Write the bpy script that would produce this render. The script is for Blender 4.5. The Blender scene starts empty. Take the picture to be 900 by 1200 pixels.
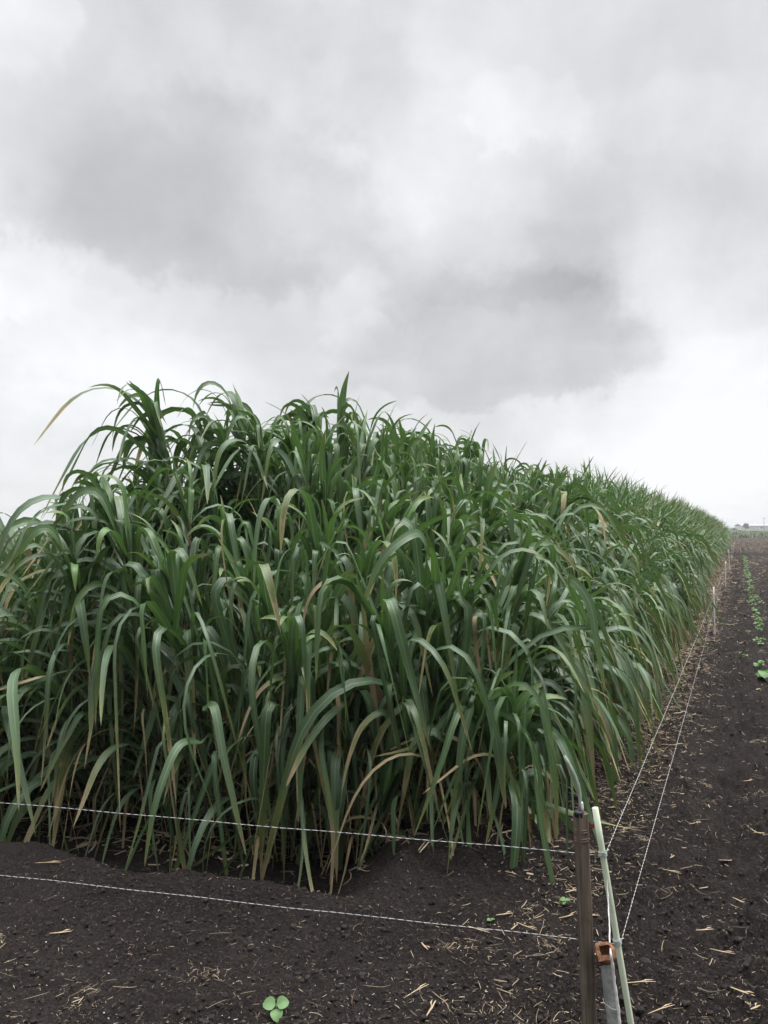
import bpy, math, random
import numpy as np
from mathutils import Vector, Matrix

random.seed(7)
RNG = np.random.default_rng(11)
R = math.radians
SC = bpy.context.scene
COL = SC.collection

# ------------------------------------------------------------------ camera
cam_d = bpy.data.cameras.new('camera')
cam_d.sensor_fit = 'VERTICAL'
cam_d.sensor_height = 36.0
cam_d.sensor_width = 27.0
cam_d.lens = 27.0
cam_d.clip_start = 0.05
cam_d.clip_end = 8000
cam = bpy.data.objects.new('camera', cam_d)
COL.objects.link(cam)
cam.location = (0, 0, 1.6)
cam.rotation_euler = (R(90 + 1.15), 0, 0)
SC.camera = cam
SC.view_settings.view_transform = 'Standard'
SC.view_settings.look = 'None'
SC.view_settings.exposure = 0.55
SC.view_settings.gamma = 1.0
SC.view_settings.use_curve_mapping = False
SC.cycles.max_bounces = 8
SC.cycles.diffuse_bounces = 3
SC.cycles.transmission_bounces = 4
SC.cycles.use_denoising = True

# ------------------------------------------------------------------ sun and overcast sky
SUN_EL, SUN_AZ = R(60), R(86)          # azimuth measured from +Y towards +X
sun_d = bpy.data.lights.new('sun', 'SUN')
sun_d.energy = 1.5
sun_d.angle = R(14)
sun_d.color = (1.0, 0.97, 0.93)
sun = bpy.data.objects.new('sun', sun_d)
COL.objects.link(sun)
sdir = Vector((math.sin(SUN_AZ) * math.cos(SUN_EL), math.cos(SUN_AZ) * math.cos(SUN_EL), math.sin(SUN_EL)))
sun.rotation_euler = sdir.to_track_quat('Z', 'Y').to_euler()
sun.location = sdir * 60


class NT:
    """small helper round a node tree"""
    def __init__(self, tree):
        self.t = tree
        self.n = tree.nodes
        self.l = tree.links

    def node(self, kind, **kw):
        nd = self.n.new(kind)
        for k, v in kw.items():
            setattr(nd, k, v)
        return nd

    def put(self, sock, v):
        if hasattr(v, 'is_output'):
            self.l.new(v, sock)
        elif v is not None:
            sock.default_value = v

    def math(self, op, a, b=None, c=None, clamp=False):
        nd = self.node('ShaderNodeMath', operation=op, use_clamp=clamp)
        self.put(nd.inputs[0], a)
        if b is not None:
            self.put(nd.inputs[1], b)
        if c is not None:
            self.put(nd.inputs[2], c)
        return nd.outputs[0]

    def smooth(self, v, a, b, lo=0.0, hi=1.0):
        nd = self.node('ShaderNodeMapRange', interpolation_type='SMOOTHSTEP')
        self.put(nd.inputs['Value'], v)
        self.put(nd.inputs['From Min'], a)
        self.put(nd.inputs['From Max'], b)
        self.put(nd.inputs['To Min'], lo)
        self.put(nd.inputs['To Max'], hi)
        return nd.outputs['Result']

    def mix(self, f, a, b, blend='MIX'):
        nd = self.node('ShaderNodeMix', data_type='RGBA', blend_type=blend)
        self.put(nd.inputs[0], f)
        self.put(nd.inputs[6], a if hasattr(a, 'is_output') else (*a, 1))
        self.put(nd.inputs[7], b if hasattr(b, 'is_output') else (*b, 1))
        return nd.outputs[2]

    def noise(self, vec, scale, detail=4, rough=0.55, dist=0.0, dim='3D'):
        nd = self.node('ShaderNodeTexNoise', noise_dimensions=dim)
        if vec is not None:
            self.l.new(vec, nd.inputs['Vector'])
        nd.inputs['Scale'].default_value = scale
        nd.inputs['Detail'].default_value = detail
        nd.inputs['Roughness'].default_value = rough
        nd.inputs['Distortion'].default_value = dist
        return nd.outputs['Fac']


world = bpy.data.worlds.new('World')
SC.world = world
world.use_nodes = True
W = NT(world.node_tree)
W.n.clear()
w_out = W.node('ShaderNodeOutputWorld')
w_bg = W.node('ShaderNodeBackground')
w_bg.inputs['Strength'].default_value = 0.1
W.l.new(w_bg.outputs[0], w_out.inputs['Surface'])
nish = W.node('ShaderNodeTexSky', sky_type='NISHITA')
nish.sun_disc = False
nish.sun_elevation = SUN_EL
nish.sun_rotation = SUN_AZ
geo = W.node('ShaderNodeTexCoord')
sep = W.node('ShaderNodeSeparateXYZ')
W.l.new(geo.outputs['Generated'], sep.inputs[0])
dx, dy, dz = sep.outputs
# a flat cloud layer: direction projected on a plane overhead
den = W.math('ADD', W.math('MAXIMUM', dz, 0.0), 0.16)
comb = W.node('ShaderNodeCombineXYZ')
W.put(comb.inputs[0], W.math('DIVIDE', dx, den))
W.put(comb.inputs[1], W.math('DIVIDE', dy, den))
cl = comb.outputs[0]
n_big = W.noise(cl, 0.9, 5, 0.55, 0.3)
n_mid = W.noise(cl, 2.3, 6, 0.6, 0.4)
n_fine = W.noise(geo.outputs['Generated'], 6.0, 8, 0.58, 0.35)
n_puff = W.noise(geo.outputs['Generated'], 3.3, 9, 0.56, 0.15)
az0 = W.math('ARCTAN2', dx, dy)
el0 = W.math('ARCSINE', dz)
n_rag = W.math('SUBTRACT', W.noise(geo.outputs['Generated'], 15.0, 9, 0.66, 0.25), 0.5)
az = W.math('ADD', W.math('ADD', az0, W.math('MULTIPLY', n_rag, 0.10)), W.math('MULTIPLY', W.math('SUBTRACT', n_fine, 0.5), 0.24))
el = W.math('ADD', W.math('ADD', el0, W.math('MULTIPLY', n_rag, 0.075)), W.math('MULTIPLY', W.math('SUBTRACT', W.noise(geo.outputs['Generated'], 5.0, 7, 0.62), 0.5), 0.16))
val = W.math('ADD', W.math('MULTIPLY', W.math('SUBTRACT', n_big, 0.5), 0.16),
             W.math('MULTIPLY', W.math('SUBTRACT', n_mid, 0.5), 0.12))
val = W.math('ADD', val, W.math('MULTIPLY', W.math('SUBTRACT', W.smooth(n_puff, 0.34, 0.66), 0.5), 0.17))
val = W.math('ADD', val, W.math('MULTIPLY', W.math('SUBTRACT', n_fine, 0.5), 0.20))
val = W.math('ADD', val, W.math('MULTIPLY', n_rag, W.smooth(n_puff, 0.35, 0.65, 0.05, 0.16)))
# banks of cloud: (azimuth, elevation, half width, half height) in degrees, lightness change
# (azimuth, elevation, half width, half height) in degrees, lightness change, edge: 0 soft to 1 crisp
BANKS = [(-13, 20.2, 14, 9.5, 3.2, -0.18, 0.6), (8.6, 11.6, 12, 7.5, 2.3, -0.18, 0.65), (7.5, 17.4, 10, 5.5, 2.0, -0.08, 0.6),
         (-10, 30.5, 14, 9, 3.5, -0.11, 0.3), (18, 22.5, 9, 6, 3.5, -0.06, 0.3), (20.5, 14.8, 9, 4.5, 2.2, -0.07, 0.5), (-25, 23, 6, 4, 3, -0.03, 0), (-4, 8.5, 6, 3, 3, -0.04, 0),
         (25, 32, 6, 5, 3, -0.05, 0.3),
         (-28, 15.6, 7, 3.0, 3.0, 0.15, 0.5), (-3.3, 17.0, 2.8, 4.0, 4.0, 0.07, 0.5), (11, 29.5, 5, 2.4, 2.4, 0.09, 0.6), (26, 15, 8, 4, 5, 0.07, 0.4),
         (22, 7, 13, 4, 4, 0.10, 0.3), (-27, 34, 4, 5, 5, 0.13, 0.5), (16, 3, 20, 4, 4, 0.10, 0), (-19, 11, 12, 3.6, 4, 0.12, 0.3),
         (-2.0, 13.4, 3.5, 1.8, 2, 0.06, 0.6), (20, 27, 6, 2.5, 2.5, 0.06, 0.5)]
for a, e, ra, ru, rl, amt, crisp in BANKS:
    u = W.math('DIVIDE', W.math('SUBTRACT', az, R(a)), R(ra))
    v = W.math('SUBTRACT', el, R(e))
    v = W.math('MAXIMUM', W.math('DIVIDE', v, R(ru)), W.math('DIVIDE', v, -R(rl)))
    d2 = W.math('ADD', W.math('MULTIPLY', u, u), W.math('MULTIPLY', v, v))
    g = W.math('EXPONENT', W.math('MULTIPLY', d2, -1.0))
    if crisp:
        gs = W.smooth(g, 0.28, 0.56)
        g = W.math('ADD', W.math('MULTIPLY', g, 1 - crisp), W.math('MULTIPLY', gs, crisp))
    val = W.math('ADD', val, W.math('MULTIPLY', g, amt))
val = W.math('ADD', val, 0.825)
val = W.math('MINIMUM', W.math('MAXIMUM', val, 0.25), 1.02)
# unseen cover boosted overhead to light the scene, dimmed behind for contrast
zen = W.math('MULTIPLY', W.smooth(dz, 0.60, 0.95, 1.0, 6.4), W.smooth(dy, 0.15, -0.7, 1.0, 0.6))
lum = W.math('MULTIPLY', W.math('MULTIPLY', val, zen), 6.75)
ctint = W.mix(W.smooth(val, 0.4, 0.8), (0.99, 1.0, 1.02), (0.985, 1.0, 1.018))
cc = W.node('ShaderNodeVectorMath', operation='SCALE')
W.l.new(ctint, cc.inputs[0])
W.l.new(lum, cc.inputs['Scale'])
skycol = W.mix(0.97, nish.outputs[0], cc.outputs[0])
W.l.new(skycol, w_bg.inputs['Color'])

# ------------------------------------------------------------------ the field's own axes
AR = math.atan(416 / 900.0)
E = np.array([math.sin(AR), math.cos(AR)])       # along the rows, away from the viewer
N = np.array([math.cos(AR), -math.sin(AR)])      # across, to the right
CORNER = np.array([0.60, 4.00])                  # first clump of the right-hand row
FT = np.array([-0.948, 0.318])                   # along the front row, leftwards
FO = np.array([-0.318, -0.948])                  # out of the front row, to the viewer


def swf(x, y):
    """along-row, across-row, depth behind the front row, way along the front row"""
    s = x * E[0] + y * E[1]
    w = x * N[0] + y * N[1]
    f = -((x - CORNER[0]) * FO[0] + (y - CORNER[1]) * FO[1])
    t = (x - CORNER[0]) * FT[0] + (y - CORNER[1]) * FT[1]
    return s, w, f, t


def smoothstep(a, b, x):
    t = np.clip((x - a) / (b - a), 0, 1)
    return t * t * (3 - 2 * t)


_perm = np.random.default_rng(5).permutation(512)
_perm = np.concatenate([_perm, _perm])
_ga = np.random.default_rng(6).uniform(0, 2 * math.pi, 512)
_gx, _gy = np.cos(_ga), np.sin(_ga)


def perlin(x, y):
    xi = np.floor(x).astype(np.int64)
    yi = np.floor(y).astype(np.int64)
    xf, yf = x - xi, y - yi
    u = xf ** 3 * (xf * (xf * 6 - 15) + 10)
    v = yf ** 3 * (yf * (yf * 6 - 15) + 10)

    def g(ix, iy, fx, fy):
        h = _perm[(_perm[ix & 511] + iy) & 511]
        return _gx[h] * fx + _gy[h] * fy
    a = g(xi, yi, xf, yf)
    b = g(xi + 1, yi, xf - 1, yf)
    c = g(xi, yi + 1, xf, yf - 1)
    d = g(xi + 1, yi + 1, xf - 1, yf - 1)
    return (a + u * (b - a)) * (1 - v) + (c + u * (d - c)) * v


def fbm(x, y, f0, octs, gain=0.5):
    out, amp, f = 0, 1.0, f0
    for k in range(octs):
        out = out + amp * perlin(x * f + 17.3 * k, y * f - 9.1 * k)
        amp *= gain
        f *= 2.03
    return out


def height(x, y):
    x = np.asarray(x, float)
    y = np.asarray(y, float)
    s, w, f, t = swf(x, y)
    r = np.hypot(x, y)
    near = 1 - smoothstep(20, 70, r)
    h = 0.020 * fbm(x, y, 0.9, 3)
    # clods, coarser where the soil was tilled beside the fence
    tilled = smoothstep(-0.75, -0.35, w) * smoothstep(1.0, 3.0, r)
    amp = 0.30 + 0.70 * tilled
    cl = np.abs(fbm(x, y, 7.0, 3, 0.6))
    h = h + near * amp * (0.065 * cl - 0.016)
    h = h + near * 0.019 * fbm(x, y, 20.0, 4, 0.8) * (0.55 + 0.45 * tilled)
    h = h + near * 0.010 * np.abs(fbm(x, y, 34.0, 2, 0.8))
    # shallow tillage ridges along the row
    h = h + near * tilled * 0.042 * np.sin((w + 0.05 * fbm(x, y, 0.8, 2)) * 2 * math.pi / 0.62)
    # hollow in front of the first row with a crumbling lip, and a low mound at the corner
    wob = 0.14 * fbm(x, y, 1.3, 3)
    ff = -f + wob
    along = smoothstep(0.35, 0.85, t + 0.5 * wob) * (1 - smoothstep(5.5, 7.0, t))
    bowl = (1 - smoothstep(0.66, 0.92, ff)) * smoothstep(-0.8, 0.1, ff)
    h = h - 0.23 * along * bowl
    h = h + 0.04 * along * np.exp(-((ff - 1.02) / 0.16) ** 2)
    mound = np.exp(-((t - 0.15) / 0.42) ** 2 - ((f + 0.25) / 0.30) ** 2)
    h = h + 0.11 * mound * (1 + fbm(x, y, 5.0, 2))
    return h


def hz(x, y):
    return float(height(np.array([x]), np.array([y]))[0])


# ------------------------------------------------------------------ mesh helpers
def make_mesh(name, verts, faces, mats=(), smooth=True):
    me = bpy.data.meshes.new(name)
    me.from_pydata([tuple(v) for v in verts], [], [tuple(f) for f in faces])
    for m in mats:
        me.materials.append(m)
    if smooth:
        me.polygons.foreach_set('use_smooth', [True] * len(me.polygons))
    me.update()
    return me


def quads_mesh(name, V, Q, mat, uv=None, attr=None, smooth=True):
    """fast mesh from arrays: V (n,3), Q (m,4), uv per vertex (n,2), attr per vertex (n,4)"""
    me = bpy.data.meshes.new(name)
    n, m = len(V), len(Q)
    me.vertices.add(n)
    me.vertices.foreach_set('co', np.ascontiguousarray(V, np.float32).ravel())
    me.loops.add(m * 4)
    me.loops.foreach_set('vertex_index', np.ascontiguousarray(Q, np.int32).ravel())
    me.polygons.add(m)
    me.polygons.foreach_set('loop_start', np.arange(0, m * 4, 4, dtype=np.int32))
    me.polygons.foreach_set('use_smooth', np.full(m, smooth))
    me.materials.append(mat)
    if uv is not None:
        l = me.uv_layers.new(name='UVMap')
        l.data.foreach_set('uv', np.ascontiguousarray(uv[Q.ravel()], np.float32).ravel())
    if attr is not None:
        a = me.attributes.new('blade', 'FLOAT_COLOR', 'POINT')
        a.data.foreach_set('color', np.ascontiguousarray(attr, np.float32).ravel())
    me.update(calc_edges=True)
    me.validate()
    return me


def link(name, data, parent=None, loc=(0, 0, 0), rot=(0, 0, 0), scale=(1, 1, 1)):
    o = bpy.data.objects.new(name, data)
    COL.objects.link(o)
    o.location, o.rotation_euler, o.scale = loc, rot, scale
    o.parent = parent
    return o


def tag(o, label=None, cat=None, group=None, kind=None):
    if label:
        o['label'] = label
    if cat:
        o['category'] = cat
    if group:
        o['group'] = group
    if kind:
        o['kind'] = kind
    return o


def tube(path, radii, sides=8, cap=True, squash=None):
    """verts, faces, uv of a tube along a polyline"""
    P = [Vector(p) for p in path]
    if not hasattr(radii, '__len__'):
        radii = [radii] * len(P)
    verts, faces, uvs = [], [], []
    ref = Vector((0.31, 0.2, 0.93))
    run = 0.0
    prev_a = None
    for i, p in enumerate(P):
        T = (P[min(i + 1, len(P) - 1)] - P[max(i - 1, 0)]).normalized()
        if prev_a is None:
            if abs(T.dot(ref)) > 0.9:
                ref = Vector((1, 0.1, 0))
            a = T.cross(ref).normalized()
        else:
            a = (prev_a - T * prev_a.dot(T)).normalized()
        prev_a = a
        b = T.cross(a)
        if i:
            run += (p - P[i - 1]).length
        for k in range(sides):
            ang = 2 * math.pi * k / sides
            verts.append(p + (a * math.cos(ang) + b * math.sin(ang)) * radii[i])
            uvs.append((k / sides, run))
    for i in range(len(P) - 1):
        for k in range(sides):
            k2 = (k + 1) % sides
            faces.append((i * sides + k, i * sides + k2, (i + 1) * sides + k2, (i + 1) * sides + k))
    if cap:
        faces.append(tuple(range(sides - 1, -1, -1)))
        n0 = (len(P) - 1) * sides
        faces.append(tuple(range(n0, n0 + sides)))
    return verts, faces, uvs


def tube_mesh(name, path, radii, mat, sides=8, cap=True):
    v, f, uv = tube(path, radii, sides, cap)
    me = make_mesh(name, v, f, [mat])
    l = me.uv_layers.new(name='UVMap')
    for lp in me.loops:
        l.data[lp.index].uv = uv[lp.vertex_index]
    return me


def join_parts(lst):
    V, F = [], []
    for v, f in lst:
        o = len(V)
        V += list(v)
        F += [tuple(i + o for i in q) for q in f]
    return V, F


# ------------------------------------------------------------------ materials
def new_mat(name):
    m = bpy.data.materials.new(name)
    m.use_nodes = True
    t = NT(m.node_tree)
    b = t.n['Principled BSDF']
    return m, t, b


def bump(t, b, h, strength, dist):
    nd = t.node('ShaderNodeBump')
    nd.inputs['Strength'].default_value = strength
    nd.inputs['Distance'].default_value = dist
    t.l.new(h, nd.inputs['Height'])
    t.l.new(nd.outputs[0], b.inputs['Normal'])


def blade_material():
    m, t, b = new_mat('grass_blade')
    uvn = t.node('ShaderNodeUVMap', uv_map='UVMap')
    sp = t.node('ShaderNodeSeparateXYZ')
    t.l.new(uvn.outputs[0], sp.inputs[0])
    u, v = sp.outputs[0], sp.outputs[1]
    at = t.node('ShaderNodeAttribute', attribute_name='blade')
    sc = t.node('ShaderNodeSeparateColor')
    t.l.new(at.outputs['Color'], sc.inputs[0])
    rnd, dry, young = sc.outputs[0], sc.outputs[1], sc.outputs[2]
    tc = t.node('ShaderNodeTexCoord')
    obj = tc.outputs['Object']
    n1 = t.noise(obj, 9.0, 4, 0.6)
    g = t.mix(rnd, (0.021, 0.056, 0.022), (0.102, 0.162, 0.096))
    g = t.mix(t.math('MULTIPLY', young, 0.95), g, (0.088, 0.190, 0.036))
    g = t.mix(t.math('MULTIPLY', n1, 0.35), g, (0.085, 0.130, 0.070))
    # veins run the length of the blade
    cmb = t.node('ShaderNodeCombineXYZ')
    t.put(cmb.inputs[0], t.math('MULTIPLY', u, 16.0))
    t.put(cmb.inputs[1], t.math('MULTIPLY', v, 0.7))
    t.put(cmb.inputs[2], t.math('MULTIPLY', rnd, 40.0))
    ven = t.noise(cmb.outputs[0], 1.0, 2, 0.5)
    g = t.mix(t.smooth(ven, 0.45, 0.75, 0, 0.35), g, (0.11, 0.17, 0.085))
    du = t.math('ABSOLUTE', t.math('SUBTRACT', u, 0.5))
    rib = t.math('MULTIPLY', t.smooth(du, 0.075, 0.03), t.smooth(v, 0.95, 0.5))
    g = t.mix(t.math('MULTIPLY', rib, 0.62), g, (0.24, 0.30, 0.19))
    sps = t.noise(obj, 75.0, 3, 0.5)
    g = t.mix(t.smooth(sps, 0.66, 0.74, 0, 0.5), g, (0.16, 0.15, 0.07))
    # withered tips, edges and whole dead blades
    dn = t.math('ADD', v, t.math('MULTIPLY', t.math('SUBTRACT', n1, 0.5), 0.45))
    dn = t.math('ADD', dn, t.math('MULTIPLY', du, 0.22))
    th = t.math('SUBTRACT', 1.12, dry)
    df = t.smooth(t.math('SUBTRACT', dn, th), -0.07, 0.10)
    yl = t.smooth(t.math('SUBTRACT', dn, th), -0.32, 0.02)
    g = t.mix(t.math('MULTIPLY', yl, 0.6), g, (0.20, 0.21, 0.055))
    n2 = t.noise(obj, 26.0, 5, 0.65)
    tan = t.mix(n2, (0.30, 0.225, 0.110), (0.52, 0.43, 0.26))
    tan = t.mix(t.smooth(rnd, 0.35, 0.9, 0, 0.6), tan, (0.15, 0.112, 0.075))
    colr = t.mix(df, g, tan)
    t.l.new(colr, b.inputs['Base Color'])
    t.put(b.inputs['Roughness'], t.math('ADD', 0.44, t.math('MULTIPLY', df, 0.36)))
    b.inputs['Specular IOR Level'].default_value = 0.5
    bump(t, b, ven, 0.25, 0.003)
    tr = t.node('ShaderNodeBsdfTranslucent')
    t.l.new(t.mix(0.5, colr, t.mix(df, (0.13, 0.29, 0.03), (0.35, 0.24, 0.10))), tr.inputs['Color'])
    mx = t.node('ShaderNodeMixShader')
    mx.inputs[0].default_value = 0.21
    t.l.new(b.outputs[0], mx.inputs[1])
    t.l.new(tr.outputs[0], mx.inputs[2])
    t.l.new(mx.outputs[0], t.n['Material Output'].inputs['Surface'])
    return m


M_BLADE = blade_material()


def simple_mat(name, c1, c2, scale, rough=0.7, spec=0.3, bstr=0.3, bdist=0.004, stretch=None, dirt=None, bscale=None):
    m, t, b = new_mat(name)
    tc = t.node('ShaderNodeTexCoord')
    vec = tc.outputs['Object']
    if stretch:
        mp = t.node('ShaderNodeMapping')
        mp.inputs['Scale'].default_value = stretch
        t.l.new(vec, mp.inputs['Vector'])
        vec = mp.outputs[0]
    n = t.noise(vec, scale, 6, 0.6)
    c = t.mix(t.smooth(n, 0.3, 0.7), c1, c2)
    if dirt:
        n3 = t.noise(tc.outputs['Object'], 14.0, 5, 0.65)
        c = t.mix(t.smooth(n3, 0.52, 0.72, 0, 0.75), c, dirt)
    t.l.new(c, b.inputs['Base Color'])
    b.inputs['Roughness'].default_value = rough
    b.inputs['Specular IOR Level'].default_value = spec
    bump(t, b, t.noise(vec, bscale or scale * 2.2, 5, 0.6), bstr, bdist)
    return m


M_STEM = simple_mat('grass_stem', (0.035, 0.050, 0.024), (0.085, 0.070, 0.042), 9, stretch=(1, 1, 0.3))
M_STAKE = simple_mat('weathered_stake', (0.058, 0.046, 0.036), (0.155, 0.124, 0.096), 60, 0.85, 0.2, 0.6, 0.002,
                     stretch=(1, 1, 0.05), dirt=(0.06, 0.048, 0.038))
M_BIND = simple_mat('stake_binding', (0.10, 0.068, 0.047), (0.17, 0.11, 0.075), 40, 0.75)
M_BLACK = simple_mat('black_plastic', (0.008, 0.008, 0.011), (0.02, 0.02, 0.025), 30, 0.45, 0.4, 0.1)
M_HOSE = simple_mat('grey_hose', (0.15, 0.19, 0.15), (0.27, 0.31, 0.26), 24, 0.5, 0.4, 0.15, stretch=(1, 1, 0.3))
M_PIN = simple_mat('white_plastic', (0.55, 0.50, 0.52), (0.72, 0.68, 0.70), 30, 0.5, 0.4, 0.1)
M_ROD = simple_mat('fibreglass_rod', (0.52, 0.60, 0.45), (0.62, 0.68, 0.53), 18, 0.42, 0.45, 0.12, 0.001,
                   stretch=(1, 1, 0.15), dirt=(0.42, 0.45, 0.34))
M_RODFAR = simple_mat('pale_rod', (0.56, 0.57, 0.52), (0.70, 0.71, 0.66), 18, 0.5, 0.4, 0.1)
M_GREY = simple_mat('grey_cement', (0.20, 0.215, 0.205), (0.34, 0.355, 0.335), 42, 0.9, 0.2, 0.7, 0.002, dirt=(0.15, 0.155, 0.14))
M_RUST = simple_mat('rusty_iron', (0.085, 0.040, 0.023), (0.25, 0.125, 0.068), 55, 0.9, 0.2, 0.9, 0.003, dirt=(0.30, 0.20, 0.13))
M_CORD = simple_mat('white_cord', (0.55, 0.53, 0.52), (0.75, 0.73, 0.71), 160, 0.8, 0.2, 0.6, 0.001)
M_STEEL = simple_mat('steel_clip', (0.25, 0.30, 0.29), (0.42, 0.46, 0.44), 70, 0.4, 0.5, 0.2)
M_RED = simple_mat('faded_red_tape', (0.30, 0.03, 0.06), (0.42, 0.08, 0.12), 60, 0.6, 0.3, 0.2)
M_STRAW = simple_mat('straw', (0.26, 0.185, 0.105), (0.52, 0.42, 0.27), 30, 0.7, 0.3, 0.2)
def litter_material():
    m, t, b = new_mat('straw_litter')
    at = t.node('ShaderNodeAttribute', attribute_name='blade')
    sc = t.node('ShaderNodeSeparateColor')
    t.l.new(at.outputs['Color'], sc.inputs[0])
    tc = t.node('ShaderNodeTexCoord')
    c = t.mix(t.smooth(sc.outputs[0], 0.0, 0.5), (0.10, 0.076, 0.056), (0.27, 0.20, 0.125))
    c = t.mix(t.smooth(sc.outputs[0], 0.5, 1.0), c, (0.50, 0.42, 0.30))
    c = t.mix(t.math('MULTIPLY', t.noise(tc.outputs['Object'], 60, 4, 0.6), 0.5), c, (0.16, 0.125, 0.095))
    t.l.new(c, b.inputs['Base Color'])
    b.inputs['Roughness'].default_value = 0.75
    b.inputs['Specular IOR Level'].default_value = 0.25
    return m


M_LITTER = litter_material()
M_PEB = simple_mat('pale_pebble', (0.36, 0.33, 0.30), (0.62, 0.59, 0.55), 25, 0.8, 0.3, 0.4)
M_CLOD = simple_mat('soil_clod', (0.012, 0.010, 0.0095), (0.036, 0.030, 0.0275), 9, 0.95, 0.15, 0.9, 0.006)


def soil_material():
    m, t, b = new_mat('dark_soil')
    tc = t.node('ShaderNodeTexCoord')
    P = tc.outputs['Object']
    sp = t.node('ShaderNodeSeparateXYZ')
    t.l.new(P, sp.inputs[0])
    x, y = sp.outputs[0], sp.outputs[1]
    s = t.math('ADD', t.math('MULTIPLY', x, float(E[0])), t.math('MULTIPLY', y, float(E[1])))
    w = t.math('ADD', t.math('MULTIPLY', x, float(N[0])), t.math('MULTIPLY', y, float(N[1])))
    n1 = t.noise(P, 1.4, 5, 0.6)
    n2 = t.noise(P, 12.0, 6, 0.65)
    n3 = t.noise(P, 70.0, 5, 0.7)
    c = t.mix(t.smooth(n1, 0.3, 0.7), (0.0132, 0.0105, 0.0101), (0.030, 0.0243, 0.0230))
    c = t.mix(t.smooth(n2, 0.35, 0.75, 0, 0.6), c, (0.011, 0.0088, 0.0082))
    c = t.mix(t.smooth(n3, 0.46, 0.70, 0, 0.75), c, (0.060, 0.048, 0.042))
    n4 = t.noise(P, 160.0, 4, 0.7)
    c = t.mix(t.smooth(n4, 0.63, 0.72, 0, 0.8), c, (0.15, 0.12, 0.10))
    c = t.mix(t.smooth(n4, 0.44, 0.34, 0, 0.8), c, (0.008, 0.0065, 0.006))
    # old stubble field beyond the tilled strip, then green field
    sw = t.math('ADD', s, t.math('MULTIPLY', t.math('SUBTRACT', t.noise(P, 0.25, 4, 0.6), 0.5), 9.0))
    stub = t.smooth(sw, 54, 62)
    c = t.mix(stub, c, t.mix(t.smooth(t.noise(P, 1.1, 6, 0.7), 0.35, 0.7), (0.026, 0.021, 0.020), (0.085, 0.064, 0.050)))
    grn = t.smooth(sw, 128, 150)
    c = t.mix(grn, c, t.mix(t.smooth(t.noise(P, 0.12, 5, 0.65), 0.35, 0.65), (0.060, 0.085, 0.040), (0.115, 0.125, 0.062)))
    nb = t.smooth(t.math('ADD', w, t.math('MULTIPLY', t.math('SUBTRACT', n1, 0.5), 1.2)), -6.6, -7.6)
    c = t.mix(nb, c, t.mix(t.smooth(n2, 0.35, 0.65), (0.050, 0.080, 0.030), (0.095, 0.125, 0.055)))
    t.l.new(c, b.inputs['Base Color'])
    b.inputs['Roughness'].default_value = 0.96
    b.inputs['Specular IOR Level'].default_value = 0.12
    hh = t.math('ADD', t.math('MULTIPLY', n2, 0.7), t.math('MULTIPLY', n3, 0.5))
    hh = t.math('ADD', hh, t.math('MULTIPLY', t.noise(P, 210.0, 3, 0.6), 0.16))
    bump(t, b, hh, 1.0, 0.045)
    return m


M_SOIL = soil_material()


def wire_material():
    m, t, b = new_mat('braided_fence_wire')
    uvn = t.node('ShaderNodeUVMap', uv_map='UVMap')
    sp = t.node('ShaderNodeSeparateXYZ')
    t.l.new(uvn.outputs[0], sp.inputs[0])
    ph = t.math('ADD', t.math('MULTIPLY', sp.outputs[1], 38.0), t.math('MULTIPLY', sp.outputs[0], 0.3))
    fr = t.math('FRACT', ph)
    k = t.smooth(fr, 0.68, 0.76)
    c = t.mix(k, (0.50, 0.49, 0.485), (0.035, 0.035, 0.04))
    t.l.new(c, b.inputs['Base Color'])
    b.inputs['Roughness'].default_value = 0.55
    return m


M_WIRE = wire_material()


def soft_leaf(name, c1, c2, trans):
    m, t, b = new_mat(name)
    tc = t.node('ShaderNodeTexCoord')
    n = t.noise(tc.outputs['Object'], 30, 4, 0.6)
    c = t.mix(n, c1, c2)
    t.l.new(c, b.inputs['Base Color'])
    b.inputs['Roughness'].default_value = 0.5
    tr = t.node('ShaderNodeBsdfTranslucent')
    t.put(tr.inputs['Color'], (*trans, 1))
    mx = t.node('ShaderNodeMixShader')
    mx.inputs[0].default_value = 0.3
    t.l.new(b.outputs[0], mx.inputs[1])
    t.l.new(tr.outputs[0], mx.inputs[2])
    t.l.new(mx.outputs[0], t.n['Material Output'].inputs['Surface'])
    return m


M_SEED = soft_leaf('seedling_leaf', (0.10, 0.215, 0.065), (0.17, 0.29, 0.11), (0.15, 0.29, 0.06))
M_TREELEAF = soft_leaf('tree_leaf', (0.045, 0.062, 0.045), (0.07, 0.09, 0.06), (0.06, 0.09, 0.04))
M_FARCROP = soft_leaf('far_crop_leaf', (0.055, 0.085, 0.040), (0.10, 0.125, 0.060), (0.10, 0.14, 0.05))
M_BARK = simple_mat('bark', (0.05, 0.04, 0.035), (0.10, 0.085, 0.07), 10, 0.9)
M_SHEDWALL = simple_mat('pale_shed_wall', (0.50, 0.51, 0.52), (0.60, 0.61, 0.62), 1.0, 0.8)
M_SHEDROOF = simple_mat('grey_shed_roof', (0.30, 0.33, 0.36), (0.40, 0.42, 0.45), 1.0, 0.6)
M_DARK = simple_mat('shed_opening', (0.04, 0.045, 0.05), (0.07, 0.075, 0.08), 1.0, 0.7)

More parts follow.
